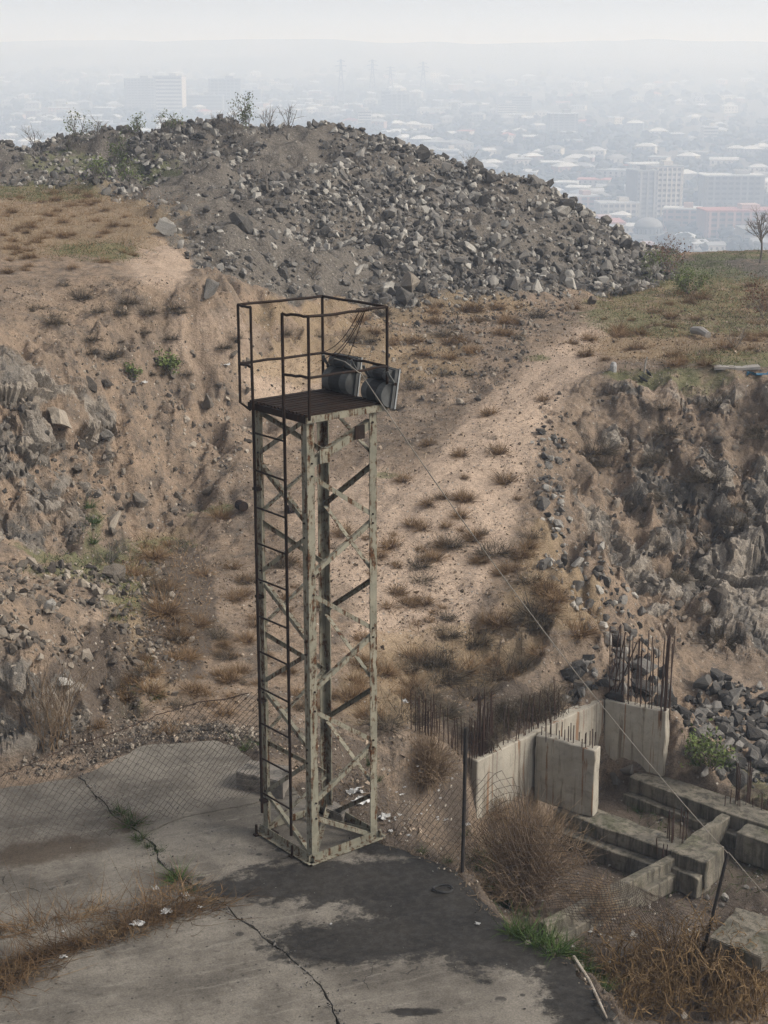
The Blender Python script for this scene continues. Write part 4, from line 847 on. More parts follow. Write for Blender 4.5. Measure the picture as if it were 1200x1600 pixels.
for px, py, s, lab, lst in [(640,452,1.0,'big boulder with an ochre face at the foot of the rubble heap',RMW),(605,458,.55,'boulder left of the big ochre boulder at the heap foot',RM),(800,452,.75,'large grey boulder at the foot of the heap, right part',RM),(545,400,.0,'',RM),
        (380,360,.9,'long flat grey boulder on the left face of the heap',RM),(695,220,.0,'',RM),(660,252,.85,'dark block on the heap skyline left of the sapling',RM),(765,285,.85,'dark block on the heap skyline right of the sapling',RM),(258,365,.8,'grey block at the left corner of the heap where the bank begins',RM),
        (330,460,.7,'flat slab of stone on the bank above the tower rail',RM),(180,905,.5,'pinkish stone beside the green hollow left of the tower',RMW),(218,792,.42,'white stone at the foot of the left bank',RMW),(80,955,.32,'smooth grey stone on top of the low mound',RM),(160,690,.6,'tall split rock standing in the left bank',RM),
        (95,680,.7,'pale jagged rock in the left rock face',RMW),(180,825,.55,'pale boulder above the green hollow at left',RMW),(905,1052,.34,'dark stone on the rim above the foundation wall',RM),(903,1080,.30,'pale stone above the foundation wall',RMW),(1100,1215,.27,'round dark stone lying on the far footing',RM),
        (985,1215,.42,'dark boulder jammed between the two concrete cross walls',RM),(960,1225,.30,'smaller dark stone between the two concrete cross walls',RM),(1010,840,.0,'',RM),(1120,940,.5,'pale cracked rock slab low in the right cutting',RMW),(925,475,.42,'pale stone on the grass beyond the track',RMW),(360,886,.14,'small white stone on the gravel left of the tower',RMW),(103,1075,.30,'grey stone in the face of the low mound',RM),(165,1068,.16,'pale stone at the foot of the low mound',RMW),(272,1088,.16,'dark-sided stone behind the chain-link net',RMW)]:
    if s: q = hit(px, py); boulder(q, s, lab, None, lst)
# ------------------------------------------------------------------ litter and small finds
m_paper = simple_mat('white_litter', (.40, .395, .38), (.27, .265, .255), .7, 30, per_obj=.25)
m_tinb = simple_mat('blue_tarp', (.05, .15, .23), (.03, .09, .15), .5, 12)
def crumple(seed, fl=.25):
    r = np.random.default_rng(seed); n = 6; V = []
    for i in range(n):
        for j in range(n):
            V.append((i / 5 - .5 + r.normal(0, .06), (j / 5 - .5) * .7 + r.normal(0, .06), abs(r.normal(0, fl * .5)) + .02))
    Fc = [(i * n + j, i * n + j + 1, (i + 1) * n + j + 1, (i + 1) * n + j) for i in range(n - 1) for j in range(n - 1) if r.random() > .06]; return fast_mesh('litter', V, Fc)
CR = [crumple(s) for s in range(5)]
for m_ in CR: m_.materials.append(m_paper)
def litter(px, py, s, lab, grp=None, name='litter_scrap'):
    q = hit(px, py); o = link(name, CR[int(RNG.integers(5))]); o.location = (q[0], q[1], q[2] + .008); o.scale = (s, s, s); o.rotation_euler = (0, 0, RNG.uniform(0, 6)); return tag(o, lab, 'litter', grp)
for px, py, s, lab in [(215,1447,.13,'crumpled pale plastic bag in the dry weeds on the slab'),(260,1428,.12,'flattened white plastic scrap near the right end of the dry weeds'),(243,1391,.10,'white carton piece at the back of the dry weeds'),(290,1403,.10,'white printed scrap just below the green grass tuft'),(100,1460,.05,'tiny white cap in the dry weeds near the left edge'),
        (100,1498,.08,'flat pale scrap at the near edge of the dry weeds'),(312,1421,.06,'coloured wrapper at the right tip of the dry weeds'),(555,1240,.20,'large torn white paper seen through the tower base'),(565,1255,.2,'second torn white paper seen through the tower base'),(600,1280,.14,'white scrap just right of the tower base'),
        (655,1218,.14,'white bottle lying under the brown bush behind the fence'),(672,1230,.12,'crumpled white scrap under the brown bush behind the fence'),(632,1098,.12,'white scrap lying in the dark scrub behind the tower'),(695,1290,.1,'white scrap left of the thin fence post'),(728,1296,.12,'pale plastic scrap right of the thin fence post'),
        (780,1352,.1,'white scrap at the left foot of the big brown bush'),(517,1446,.03,'tiny white stub on the wet slab left of centre'),(209,599,.16,'white bag on the sandy left bank'),(355,575,.16,'pale sheet on the bank beside the tower railing'),(222,600,.22,'white rag below the small green bush on the left bank'),(1165,604,.18,'white scrap on the rim of the right cutting')]: litter(px, py, s, lab)
for k in range(46):
    a = [(640,1280,70,40),(680,1240,60,40),(870,1420,80,40),(610,1250,40,40),(930,1450,40,30)][k % 5]; litter(RNG.normal(a[0], a[2] * .5), RNG.normal(a[1], a[3] * .5), RNG.uniform(.03, .075), 'small pale litter fragment in the dirt behind the slab edge', 'litter fragments along the slab edge')
q = hit(1186, 590); me = crumple(77, .35); me.materials.append(m_tinb); o = link('blue_tarp', me); o.location = q; o.scale = (.5, .3, .25); tag(o, 'crumpled bright blue tarp on the rim of the right cutting', 'tarp')
m_wood = simple_mat('weathered_wood', (.27, .25, .225), (.20, .185, .165), .9, 10, stretch=(1, 8, 8))
def plank(name, a, c, wd, th, lab, cat, m=m_wood):
    a, c = hit(*a), hit(*c); q = MB(); n = 8; d = c - a; s_ = np.cross(d, [0, 0, 1]); s_ /= np.linalg.norm(s_)
    V = []
    for k in range(n + 1):
        p_ = a + d * k / n + [0, 0, .012 * math.sin(k)]; ww = wd / 2 * RNG.uniform(.85, 1.05)
        V += [p_ - s_ * ww, p_ + s_ * ww, p_ + s_ * ww + [0, 0, th], p_ - s_ * ww + [0, 0, th]]
    Fc = [(4 * k + i, 4 * k + (i + 1) % 4, 4 * k + 4 + (i + 1) % 4, 4 * k + 4 + i) for k in range(n) for i in range(4)] + [(3, 2, 1, 0), (4 * n, 4 * n + 1, 4 * n + 2, 4 * n + 3)]
    return tag(q.add(V, Fc).build(name, m), lab, cat)
plank('plank', (1115, 577), (1186, 577), .3, .06, 'long pale board lying on the grass above the right cutting', 'board')
q0 = hit(1083, 524); q1 = hit(1106, 530); tag(MB().tube([q0 + [0, 0, .12], (q0 + q1) / 2 + [0, 0, .16], q1 + [0, 0, .1]], [.1, .11, .085], 8).build('log', m_wood), 'short pale log on the far grass beyond the right cutting', 'log')
q0 = hit(1006, 582); tag(MB().tube([q0 - [0, 0, .1], q0 + [.03, 0, .22], q0 + [.06, 0, .34]], [.022, .02, .018], 6).build('stake', m_wood), 'pale wooden stake stuck upright in the grass near the crows', 'stake')
q0 = hit(958, 580); tag(MB().tube([q0 - [0, 0, .1], q0 + [0, 0, .12], q0 + [0.01, 0, .2]], [.08, .08, .05], 8).build('marker_stone', m_paper), 'small white marker stone on the rim left of the crows', 'marker')
# dead stick on the slab
q0, q1, q2, q3 = hit(896, 1500), hit(921, 1537), hit(937, 1578), hit(948, 1597)
tag(MB().tube([q0 + [0, 0, .03], q1 + [0, 0, .02], q2 + [0, 0, .05], q3 + [0, 0, .02]], [.020, .017, .014, .008], 7).build('dead_stick', simple_mat('bleached_wood', (.33, .29, .24), (.22, .18, .14), .9, 12)), 'long bleached crooked stick on the slab beside the orange bramble', 'stick')
# ring on the slab and rusty drums
m_rub = simple_mat('black_rubber', (.013, .013, .013), (.025, .024, .023), .7, 12)
q0 = hit(692, 1392); tag(MB().tube([(.105 * math.cos(a), .085 * math.sin(a), 0.012 + .006 * math.sin(2 * a)) for a in np.linspace(0, 6.1, 24)], .012, 6).build('rubber_ring', m_rub), 'flat black rubber ring lying on the wet slab', 'ring').location = q0
def drum(px, py, lab, r, h, rz):
    q = hit(px, py); prof = [(0, 0), (r, 0), (r, .02), (r * .96, .03), (r * .96, h * .33), (r, h * .34), (r * .96, h * .36), (r * .96, h * .66), (r, h * .67), (r * .96, h * .69), (r, h), (r * .9, h), (r * .88, h * .97), (0, h * .97)]; n = 14
    V = [(a * math.cos(2 * math.pi * k / n), a * math.sin(2 * math.pi * k / n), z) for a, z in prof for k in range(n)]
    Fc = [(i * n + k, i * n + (k + 1) % n, (i + 1) * n + (k + 1) % n, (i + 1) * n + k) for i in range(len(prof) - 1) for k in range(n)]
    o = MB().add(V, Fc).build('rusty_can', m_rust); o.location = q + [0, 0, r * .9]; o.rotation_euler = (math.radians(88), 0, rz); return tag(o, lab, 'can')
drum(374, 797, 'rusty brown can lying on the ground left of the tower leg', .10, .22, .5); drum(449, 803, 'rusty can lying behind the ladder of the tower', .09, .2, 2.2)
# ------------------------------------------------------------------ crows on the rim
m_crow = simple_mat('black_feathers', (.008, .008, .009), (.016, .016, .018), .55, 14)
def crow(px, py, lab, rz, s=1.0):
    q = hit(px, py); n = 10
    prof = [(-.24, .0, .105, .010, .035), (-.15, .0, .125, .018, .045), (-.10, .0, .145, .050, .055), (-.02, .0, .165, .066, .070), (.06, .0, .19, .060, .066), (.11, .0, .225, .042, .045), (.135, .0, .255, .036, .038), (.16, .0, .268, .034, .034), (.185, .0, .262, .020, .018), (.215, .0, .252, .010, .010), (.245, .0, .245, .003, .003)]
    V = [(x, ry * math.cos(2 * math.pi * k / n), z + rzz * math.sin(2 * math.pi * k / n)) for x, y, z, ry, rzz in prof for k in range(n)]
    Fc = [(i * n + k, i * n + (k + 1) % n, (i + 1) * n + (k + 1) % n, (i + 1) * n + k) for i in range(len(prof) - 1) for k in range(n)] + [tuple(range(n))[::-1], tuple(range((len(prof) - 1) * n, len(prof) * n))]
    root = empty('crow', q, lab, 'bird', 'crows on the rim of the right cutting', rz); root.scale = (s, s, s)
    MB().add(V, Fc).build('body', m_crow, root, True)
    for sg in (-1, 1):
        MB().tube([(.0, sg * .03, .12), (.015, sg * .032, .06), (.0, sg * .032, .004), (.04, sg * .034, .004)], .006, 5).build('leg', m_crow, root)
        MB().add([(.09, sg * .058, .20), (-.02, sg * .078, .20), (-.20, sg * .03, .125), (-.05, sg * .074, .135), (.07, sg * .066, .16)], [(0, 1, 2, 3, 4)] if sg > 0 else [(4, 3, 2, 1, 0)]).build('wing', m_crow, root)
crow(1004, 600, 'black crow standing on the rim of the cutting, lower of the two', 2.4, .55); crow(1013, 592, 'black crow standing on the rim just behind the other crow', 1.9, .55)
# ------------------------------------------------------------------ plants
def ribbons(n, r0, l0, l1, spread, bend, wd, segs=3, up=.25, seed=0, tops=False):
    """n thin curved blades rising from a disc of radius r0"""
    r = np.random.default_rng(seed); a = r.uniform(0, 2 * np.pi, n); rad = r0 * np.sqrt(r.random(n))
    base = np.stack([rad * np.cos(a), rad * np.sin(a), np.zeros(n)], 1)
    az = a + r.normal(0, .7, n); el = np.clip(r.normal(1.57 - spread, spread * .6, n), .08, 1.57)
    d = np.stack([np.cos(az) * np.cos(el), np.sin(az) * np.cos(el), np.sin(el)], 1); Ln = r.uniform(l0, l1, n)
    sd = np.cross(d, r.normal(0, 1, (n, 3))); sd /= np.linalg.norm(sd, axis=1)[:, None] + 1e-9
    bd = r.normal(0, bend, (n, 3)); bd[:, 2] -= bend * up
    V = []
    for k in range(segs + 1):
        f = k / segs; c = base + d * (Ln * f)[:, None] + bd * (Ln * f * f)[:, None]; c[:, 2] = np.maximum(c[:, 2], .002)
        ww = wd * (1 - .75 * f); V += [c - sd * ww / 2, c + sd * ww / 2]
    V = np.stack(V, 1).reshape(-1, 3); st = 2 * (segs + 1)
    Q_ = np.concatenate([np.stack([np.arange(n) * st + 2 * k, np.arange(n) * st + 2 * k + 1, np.arange(n) * st + 2 * k + 3, np.arange(n) * st + 2 * k + 2], 1) for k in range(segs)])
    return V, Q_
def twig_mat(name, a, c, e=None, per=.25): return simple_mat(name, a, c, .9, 9, e, 2.5, .5, .7, per_obj=per, spec=.03)
m_straw = twig_mat('straw', (.215, .14, .076), (.145, .094, .054), (.075, .052, .034)); m_scrub = twig_mat('dark_scrub', (.075, .063, .047), (.11, .086, .06), (.045, .04, .033))
m_grass = twig_mat('green_grass', (.036, .062, .018), (.055, .082, .026), (.08, .085, .036)); m_dry = twig_mat('dry_weed', (.12, .076, .040), (.065, .041, .024), (.20, .138, .078))
m_brown = twig_mat('brown_twig', (.22, .158, .102), (.13, .09, .058), (.29, .215, .145)); m_bram = twig_mat('orange_bramble', (.105, .068, .034), (.185, .125, .066), (.055, .036, .021))
m_bark = twig_mat('grey_bark', (.17, .15, .13), (.11, .098, .086)); m_leaf = twig_mat('spring_leaf', (.115, .14, .05), (.085, .11, .04)); m_rleaf = twig_mat('russet_leaf', (.16, .085, .05), (.11, .065, .042))
m_litterleaf = twig_mat('dead_leaves', (.11, .085, .06), (.17, .125, .085), (.07, .055, .04))
def grown(name, V, Q_, m, parent=None): return link(name, fast_mesh(name, V, Q_), m, parent)
TUFT = {}
for k in range(3):
    TUFT['s', k] = fast_mesh('dry_tuft', *ribbons(430, .17, .26, .50, .95, .3, .012, 3, .4, 200 + k)); TUFT['s', k].materials.append(m_straw)
    TUFT['d', k] = fast_mesh('dark_scrub', *ribbons(430, .28, .25, .5, 1.0, .45, .014, 3, .3, 220 + k)); TUFT['d', k].materials.append(m_scrub)
    TUFT['g', k] = fast_mesh('grass_tuft', *ribbons(120, .10, .18, .42, .6, .4, .014, 3, .6, 240 + k)); TUFT['g', k].materials.append(m_grass)
TN = {'s': ('dry_tuft', 'tuft'), 'd': ('scrub_bush', 'scrub'), 'g': ('grass_tuft', 'grass')}
def tuft(px, py, kind, wpx, lab, grp):
    q = hit(px, py + wpx * .25); dist = np.linalg.norm(q - [0, 0, CH]); s = 1.2 * wpx * dist / F / .85
    o = link(TN[kind][0], TUFT[kind, int(RNG.integers(3))]); o.location = (q[0], q[1], q[2] - .02); o.rotation_euler = (0, 0, RNG.uniform(0, 6.28)); o.scale = (s, s, s * RNG.uniform(.75, 1.0)); return tag(o, lab, TN[kind][1], grp)
SL = [(205,888,45),(260,912,40),(256,943,60),(310,966,42),(366,930,34),(318,892,30),(290,1018,46),(236,1040,40),(232,1072,44),(300,1072,38),(195,1086,40),(360,1056,36),(262,1138,34),(240,860,44),(345,800,40),(275,985,50),(205,1060,30),(330,1095,30),(150,1125,34),(228,895,30)]
SR = [(640,935,42),(780,965,44),(800,882,40),(812,860,40),(726,774,38),(720,800,30),(640,1062,60),(722,1032,70),(905,975,60),(545,1082,46),(556,1058,40),(620,918,36),(575,1108,50),(600,1040,50),(855,915,50),(870,930,36),(650,1020,50),(790,1050,50),(560,1030,34),(765,640,30),(780,700,34),(720,705,28),(790,745,40),(670,690,26),(630,745,28),(660,820,30),(850,620,26),(740,830,34)]
DR = [(700,985,44),(742,993,66),(840,952,70),(770,852,60),(690,1042,90),(800,1032,80),(660,1080,70),(740,1075,80),(600,1122,60),(640,1110,80),(690,1100,70),(830,900,50),(930,692,70),(840,970,60),(770,1045,70),(680,1025,60),(640,1040,50)]
for a in SL: tuft(*a[:2], 's', a[2], 'straw-coloured dry tuft on the quarry floor left of the tower', 'dry tufts left of the tower')
for a in SR: tuft(*a[:2], 's', a[2], 'straw-coloured tuft on the floor right of or behind the tower', 'dry tufts right of the tower')
for a in DR: tuft(*a[:2], 'd', a[2] * .78, 'dark grey scrub clump on the slope right of the tower', 'dark scrub right of the tower')
for a in [(205,1275,60),(276,1360,62),(250,1325,26),(185,1262,40),(297,1385,36),(218,1300,44),(232,1318,30)]: tuft(*a[:2], 'g', a[2], 'green grass tuft growing from the slab crack', 'grass tufts in the slab crack')
for a in [(740,1325,70),(765,1335,70),(785,1350,60),(750,1345,50),(770,1375,56),(790,1405,60),(840,1465,60),(915,1505,50),(945,1535,46),(700,1340,30),(660,1330,26),(820,1445,80),(865,1470,80),(895,1480,70),(800,1440,70),(850,1455,80),(880,1475,70),(910,1490,60),(935,1515,50),(725,1310,30)]: tuft(*a[:2], 'g', a[2], 'rank green weeds along the right edge of the slab', 'green weeds on the slab edge')
for a in [(385,1162,36),(410,1158,34),(1110,1180,50),(1090,1185,46),(1130,1190,40),(1090,1245,40),(1155,1300,34),(590,1215,30),(575,1185,34),(150,810,40),(145,840,40),(140,790,34),(240,1085,34),(1000,1260,36)]: tuft(*a[:2], 'g', a[2], 'low green weeds among the stones', 'green weeds in the quarry')
def many(n, poly, kind, w0, w1, lab, grp):
    k = 0; x0, x1 = min(p_[0] for p_ in poly), max(p_[0] for p_ in poly); y0, y1 = min(p_[1] for p_ in poly), max(p_[1] for p_ in poly)
    while k < n:
        px, py = RNG.uniform(x0, x1), RNG.uniform(y0, y1)
        if sdf(poly, np.array(px), np.array(py)) < 0: tuft(px, py, kind, RNG.uniform(w0, w1), lab, grp); k += 1
many(60, [(0,300),(120,295),(210,330),(225,370),(210,410),(0,425)], 's', 9, 22, 'low dry tuft on the plateau at upper left', 'tufts on the upper left plateau')
many(34, [(560,478),(900,475),(830,520),(700,560),(560,520)], 's', 14, 32, 'low dry tuft between the tower railing and the rubble heap', 'tufts before the rubble heap')
many(40, [(880,480),(1060,450),(1200,430),(1200,570),(900,560)], 's', 12, 34, 'low dry tuft on the grassy flat at right', 'tufts on the right flat')
many(26, [(20,450),(220,430),(380,500),(360,640),(120,560)], 'd', 12, 30, 'small dark scrub on the sandy left bank', 'scrub on the left bank')
many(26, [(900,640),(1200,620),(1200,1000),(1080,1000),(960,820)], 'd', 14, 40, 'dark scrub clinging to the right cutting', 'scrub on the right cutting')
many(100, [(200,840),(340,800),(420,850),(600,800),(820,700),(850,860),(900,1000),(700,1100),(560,1130),(300,1130),(190,1100),(230,980)], 's', 14, 38, 'small dry tuft scattered on the quarry floor', 'small tufts on the quarry floor')
many(26, [(200,840),(420,850),(600,850),(850,800),(900,1000),(700,1110),(560,1130),(300,1130),(190,1100)], 'd', 14, 36, 'small dark scrub scattered on the quarry floor', 'small scrub on the quarry floor')
many(24, [(560,480),(860,480),(700,640),(480,640),(420,520)], 'd', 10, 28, 'small dark scrub on the slope behind the tower platform', 'scrub behind the platform')
# branching shrubs
def branch(q, p0, d, Ln, r, lev, rng, tips, spread=.6, seg=4, sides=4, kids=(3, 5), upw=.15):
    pts = [np.array(p0, float)]; d = np.array(d, float)
    for k in range(seg):
        d = d + rng.normal(0, .13, 3) + np.array([0, 0, upw * .3]); d /= np.linalg.norm(d); pts.append(pts[-1] + d * Ln / seg)
    q.tube(pts, [r * (1 - .55 * k / seg) for k in range(seg + 1)], sides if lev > 0 else 3, False)
    tips.append(pts[-1]); tips.append(pts[-2])
    if lev > 0:
        for _ in range(int(rng.integers(*kids))):
            f = rng.uniform(.3, 1); b0 = pts[min(seg, int(f * seg))]; nd = d + rng.normal(0, spread, 3); nd[2] += upw; nd /= np.linalg.norm(nd)
            branch(q, b0, nd, Ln * rng.uniform(.5, .75), r * .55, lev - 1, rng, tips, spread, max(2, seg - 1), 3, kids, upw)
def leaves(tips, n, s, rad, rng):
    c = np.array(tips)[rng.integers(0, len(tips), n)] + rng.normal(0, rad, (n, 3)); u = rng.normal(0, 1, (n, 3)); u /= np.linalg.norm(u, axis=1)[:, None]; v = np.cross(u, rng.normal(0, 1, (n, 3))); v /= np.linalg.norm(v, axis=1)[:, None]
    ss = s * rng.uniform(.6, 1.3, (n, 1)); V = np.stack([c - u * ss, c + v * ss * .5, c + u * ss, c - v * ss * .5], 1).reshape(-1, 3); return V, np.arange(4 * n).reshape(-1, 4)
def shrub(name, px, py, hpx, lab, cat, grp=None, stems=6, lean=.35, lev=3, leaf=None, nl=0, ls=.03, r=.012, single=False, mat=None, pos=None, spread=.6):
    q = hit(px, py) if pos is None else pos; dist = np.linalg.norm(q - [0, 0, CH]); h = 1.45 * hpx * dist / F; rng = np.random.default_rng(int(px * 7 + py)); root = empty(name, q, lab, cat, grp); mb = MB(); tips = []
    if single:
        t0 = []; mb.tube([(0, 0, -.05), (rng.normal(0, .03), 0, h * .2), (rng.normal(0, .05), 0, h * .4)], [r * 2, r * 1.7, r * 1.4], 6); mb.build('trunk', mat or m_bark, root); mb = MB()
        for k in range(stems): a = rng.uniform(0, 6.28); branch(mb, (0, 0, h * rng.uniform(.3, .42)), (math.cos(a) * .7, math.sin(a) * .7, 1), h * .36, r, lev, rng, tips, .55)
        mb.build('crown', mat or m_bark, root)
    else:
        for k in range(stems): a = rng.uniform(0, 6.28); branch(mb, (rng.normal(0, .05 * h), rng.normal(0, .05 * h), -.03), (math.cos(a) * lean, math.sin(a) * lean, 1), h * rng.uniform(.42, .6), r, lev, rng, tips, spread)
        mb.build('stem', mat or m_bark, root)
    if leaf: grown('foliage', *leaves(tips, nl, ls, .05 * h, rng), leaf, root)
    return root
for i, (px, py, h, lf, nl, lab) in enumerate([(55,228,30,None,0,'bare grey shrub on the heap skyline near the left edge'),(122,232,46,m_leaf,260,'greening shrub on the heap skyline at far left'),(155,222,38,None,0,'bare shrub between two greening shrubs at the left of the skyline'),(215,217,34,m_leaf,260,'low greening shrub on the skyline below the wide hotel block'),(266,212,34,m_leaf,220,'upright greening shrub on the skyline right of the hotel block'),
        (338,204,28,None,0,'low bare shrub on the skyline left of the leafy tall one'),(386,203,46,m_leaf,420,'tallest leafy shrub on the heap skyline'),(365,204,32,None,0,'bare spreading shrub just left of the tallest skyline shrub'),(418,202,34,None,0,'thin bare shrub just right of the tallest skyline shrub'),(452,200,34,None,0,'bare shrub on the skyline near the heap top'),(480,199,30,None,0,'bare twiggy shrub at the top of the heap'),
        (735,272,30,None,0,'bare sapling standing on the right shoulder of the heap'),(240,262,34,None,0,'bare shrub on the upper left slope of the heap'),(300,262,36,None,0,'pale bare shrub on the upper slope left of the dark rubble'),(420,300,40,None,0,'pale bare twiggy shrub in the dark rubble of the heap'),(180,262,40,m_leaf,300,'yellowish green shrub on the left slope of the heap'),(150,285,36,m_leaf,320,'green shrub at the left foot of the heap'),(200,285,34,m_leaf,300,'dark green shrub beside the grey gravel mounds'),
        (745,440,30,None,0,'bare shrub at the foot of the heap, right part'),(560,262,24,None,0,'bare shrub high on the middle of the heap'),(490,440,24,None,0,'pale dead shrub at the foot of the heap above the tower')]):
    shrub('bare_shrub' if lf is None else 'leafy_shrub', px, py, h, lab, 'shrub', 'shrubs on the rubble heap', 5 if lf is None else 6, .4, 2, lf, nl, .045, .014)
for i in range(16):
    px = RNG.uniform(0, 510); py = np.interp(px, [0, 100, 200, 300, 400, 510], [258, 236, 219, 209, 204, 200]) + RNG.uniform(0, 14)
    shrub('bare_shrub', px, py, RNG.uniform(16, 28), 'thin bare twigs along the heap skyline', 'shrub', 'twigs on the heap skyline', 4, .35, 2, None, 0, .03, .010)
for i in range(14):
    px = RNG.uniform(120, 500); py = RNG.uniform(235, 300) if px > 250 else RNG.uniform(240, 280)
    shrub('bare_shrub', px, py, RNG.uniform(16, 26), 'thin bare twigs on the upper face of the heap', 'shrub', 'twigs on the heap face', 5, .5, 2, None, 0, .03, .009)
for px, py, h, lf, nl, lab, st in [(1050,430,52,m_rleaf,700,'russet twiggy bush at the right end of the heap',9),(1018,432,46,m_leaf,420,'pale green bush at the right end of the heap',7),(1080,464,44,m_leaf,900,'rounded green bush on the right flat',10),(985,460,34,None,0,'grey twiggy bush before the right end of the heap',8),(1195,498,62,m_rleaf,600,'russet leafy bush cut by the right picture edge',6),(1150,545,40,None,0,'pale bare bush beside the log on the right flat',5),
        (263,590,34,m_leaf,700,'round green bush on the sandy left bank',9),(207,592,24,m_leaf,300,'small yellowish bush left of the round green bush on the bank',6),(1110,1200,56,m_leaf,700,'fresh green bush by the stone pile behind the foundation',9),(1072,1195,30,None,0,'grey twiggy bush beside the fresh green bush at the stone pile',8)]:
    shrub('bush', px, py, h, lab, 'bush', None, st, .7, 2, lf, nl, .035, .010)
shrub('bare_tree', 1187, 412, 64, 'small bare tree at the right edge of the flat', 'tree', None, 7, .4, 3, None, 0, .03, .02, True)
shrub('bare_shrub', 95, 1172, 150, 'tall dry stalks standing before the low mound at left', 'shrub', None, 12, .16, 1, None, 0, .03, .008, False, m_brown)
shrub('bare_shrub', 70, 1165, 110, 'dense dry brush in the corner of the low mound', 'shrub', None, 16, .4, 2, None, 0, .03, .005, False, m_brown)
shrub('bare_shrub', 180, 1085, 40, 'grey twigs beside the foot of the low mound', 'shrub', None, 10, .6, 2, None, 0, .03, .004)
shrub('bare_shrub', 175, 880, 50, 'bare leaning twigs over the green hollow at left', 'shrub', None, 8, .7, 2, None, 0, .03, .006)
# big brown bush beside the fence
def twig_bush(name, px, py, wd, ht, n, m, lab, seed, sub=8, r0=.0045, el0=.25, base=.10):
    q = hit(px, py); rng = np.random.default_rng(seed); root = empty(name, q, lab, 'bush'); mb = MB(); mb2 = MB()
    for i in range(n):
        a = rng.uniform(0, 2 * math.pi); el = rng.uniform(el0, 1.45); L_ = rng.uniform(.75, 1.05)
        tip = np.array([math.cos(a) * math.cos(el) * wd, math.sin(a) * math.cos(el) * wd, math.sin(el) * ht]) * L_; b0 = np.array([rng.normal(0, base), rng.normal(0, base), -.03])
        pts = [b0 + (tip - b0) * f + np.array([0, 0, .10 * ht * math.sin(math.pi * f)]) + rng.normal(0, .012, 3) for f in np.linspace(0, 1, 6)]
        mb.tube(pts, [r0 * (1.3 - f) for f in np.linspace(0, 1, 6)], 3, False)
        for k in range(sub):
            f = rng.uniform(.3, .98); i0 = min(4, int(f * 5)); p0 = pts[i0] + (pts[i0 + 1] - pts[i0]) * (f * 5 - i0); d = (tip - b0) / np.linalg.norm(tip - b0) + rng.normal(0, .45, 3); d /= np.linalg.norm(d); l_ = rng.uniform(.12, .3) * ht
            mb2.tube([p0, p0 + d * l_ * .5 + rng.normal(0, .01, 3), p0 + d * l_ + rng.normal(0, .015, 3)], [r0 * .6, r0 * .45, r0 * .25], 3, False)
    mb.build('stem', m, root); mb2.build('twig', m, root); return root
twig_bush('bush', 815, 1415, 1.2, 1.5, 400, m_brown, 'big rounded brown leafless bush beside the fence at the slab edge', 11, 7, .0058, .3)
twig_bush('bush', 930, 1440, .55, .6, 130, m_brown, 'smaller brown bush between the big bush and the orange bramble', 12, 6)
twig_bush('bush', 665, 1240, .6, .75, 260, m_brown, 'upright brown bush behind the slab left of the thin fence post', 13, 6)
twig_bush('bush', 775, 1300, .35, .45, 90, m_brown, 'thin brown brush rising behind the fence mesh', 14, 5)
for i, (px, py) in enumerate([(790,1135),(828,1125),(862,1112),(758,1165)]): twig_bush('bush', px, py, .42, .46, 130, m_scrub, ['dark thorny brush on the wall top among leaning rebar', 'dark brush above the corner of the concrete walls', 'dark brush at the right end of the leaning rebar row', 'dark brush by the upright rebar cluster'][i], 20 + i, 6)
# orange bramble, lower right
q = hit(1065, 1560) + np.array([0, 0, .08]); rng = np.random.default_rng(31); root = empty('bramble', q, 'tangled orange-brown bramble spilling over the slab in the lower right corner', 'bramble'); mb, mb2, tips = MB(), MB(), []
for i in range(420):
    b0 = np.array([rng.uniform(-.85, 1.2), rng.uniform(-.6, .9), -.1]); a = rng.uniform(0, 6.28); L_ = rng.uniform(.3, .95); d = np.array([math.cos(a), math.sin(a) * .8, 0]); hh = rng.uniform(.2, 1.4)
    if b0[0] < -.3: hh *= .6
    pts = [b0 + d * L_ * f + np.array([0, 0, hh * 4 * f * (1 - f * .85) * .55]) + rng.normal(0, .02, 3) for f in np.linspace(0, 1, 12)]
    for p_ in pts: p_[2] = max(p_[2], -.15)
    mb.tube(pts, [.0085 * (1.15 - f) for f in np.linspace(0, 1, 12)], 4, False); tips += pts[3:]
    for k in range(7):
        p0 = pts[int(rng.integers(3, 12))]; dd = rng.normal(0, 1, 3); dd /= np.linalg.norm(dd); l_ = rng.uniform(.05, .2); mb2.tube([p0, p0 + dd * l_ * .5, p0 + dd * l_ + [0, 0, -.02]], [.003, .0025, .0015], 3, False)
mb.build('stem', m_bram, root); mb2.build('twig', m_bram, root); grown('foliage', *leaves(tips, 1500, .015, .05, rng), m_bram, root)
# dry weed strip across the slab, dead-leaf litter
def weed_strip(name, line, n, wd, m, lab, l0=.08, l1=.3):
    rng = np.random.default_rng(n); P_ = np.array([atz(*q) for q in line]); seg = np.r_[0, np.cumsum(np.linalg.norm(np.diff(P_, axis=0), axis=1))]; t_ = rng.random(n) * seg[-1]; clump = .5 + .5 * fbm(t_ * 2.2, t_ * 0, o=3, s=5)
    c = np.stack([np.interp(t_, seg, P_[:, i]) for i in range(3)], 1); c[:, :2] += rng.normal(0, wd, (n, 2)) * np.clip(.4 + clump, .3, 1.2)[:, None]; c[:, 2] = .006
    V, Q_ = ribbons(n, .0, l0, l1, 1.3, .8, .0085, 5, .15, n); st = len(V) // n; V = V.reshape(n, st, 3) + c[:, None, :]; return tag(grown(name, V.reshape(-1, 3), Q_, m), lab, None, None, 'stuff')
weed_strip('dry_weeds', [(335,1412),(280,1425),(180,1462),(90,1490),(0,1525),(-200,1600)], 1700, .12, m_dry, 'mat of dry brown weeds across the slab joint')
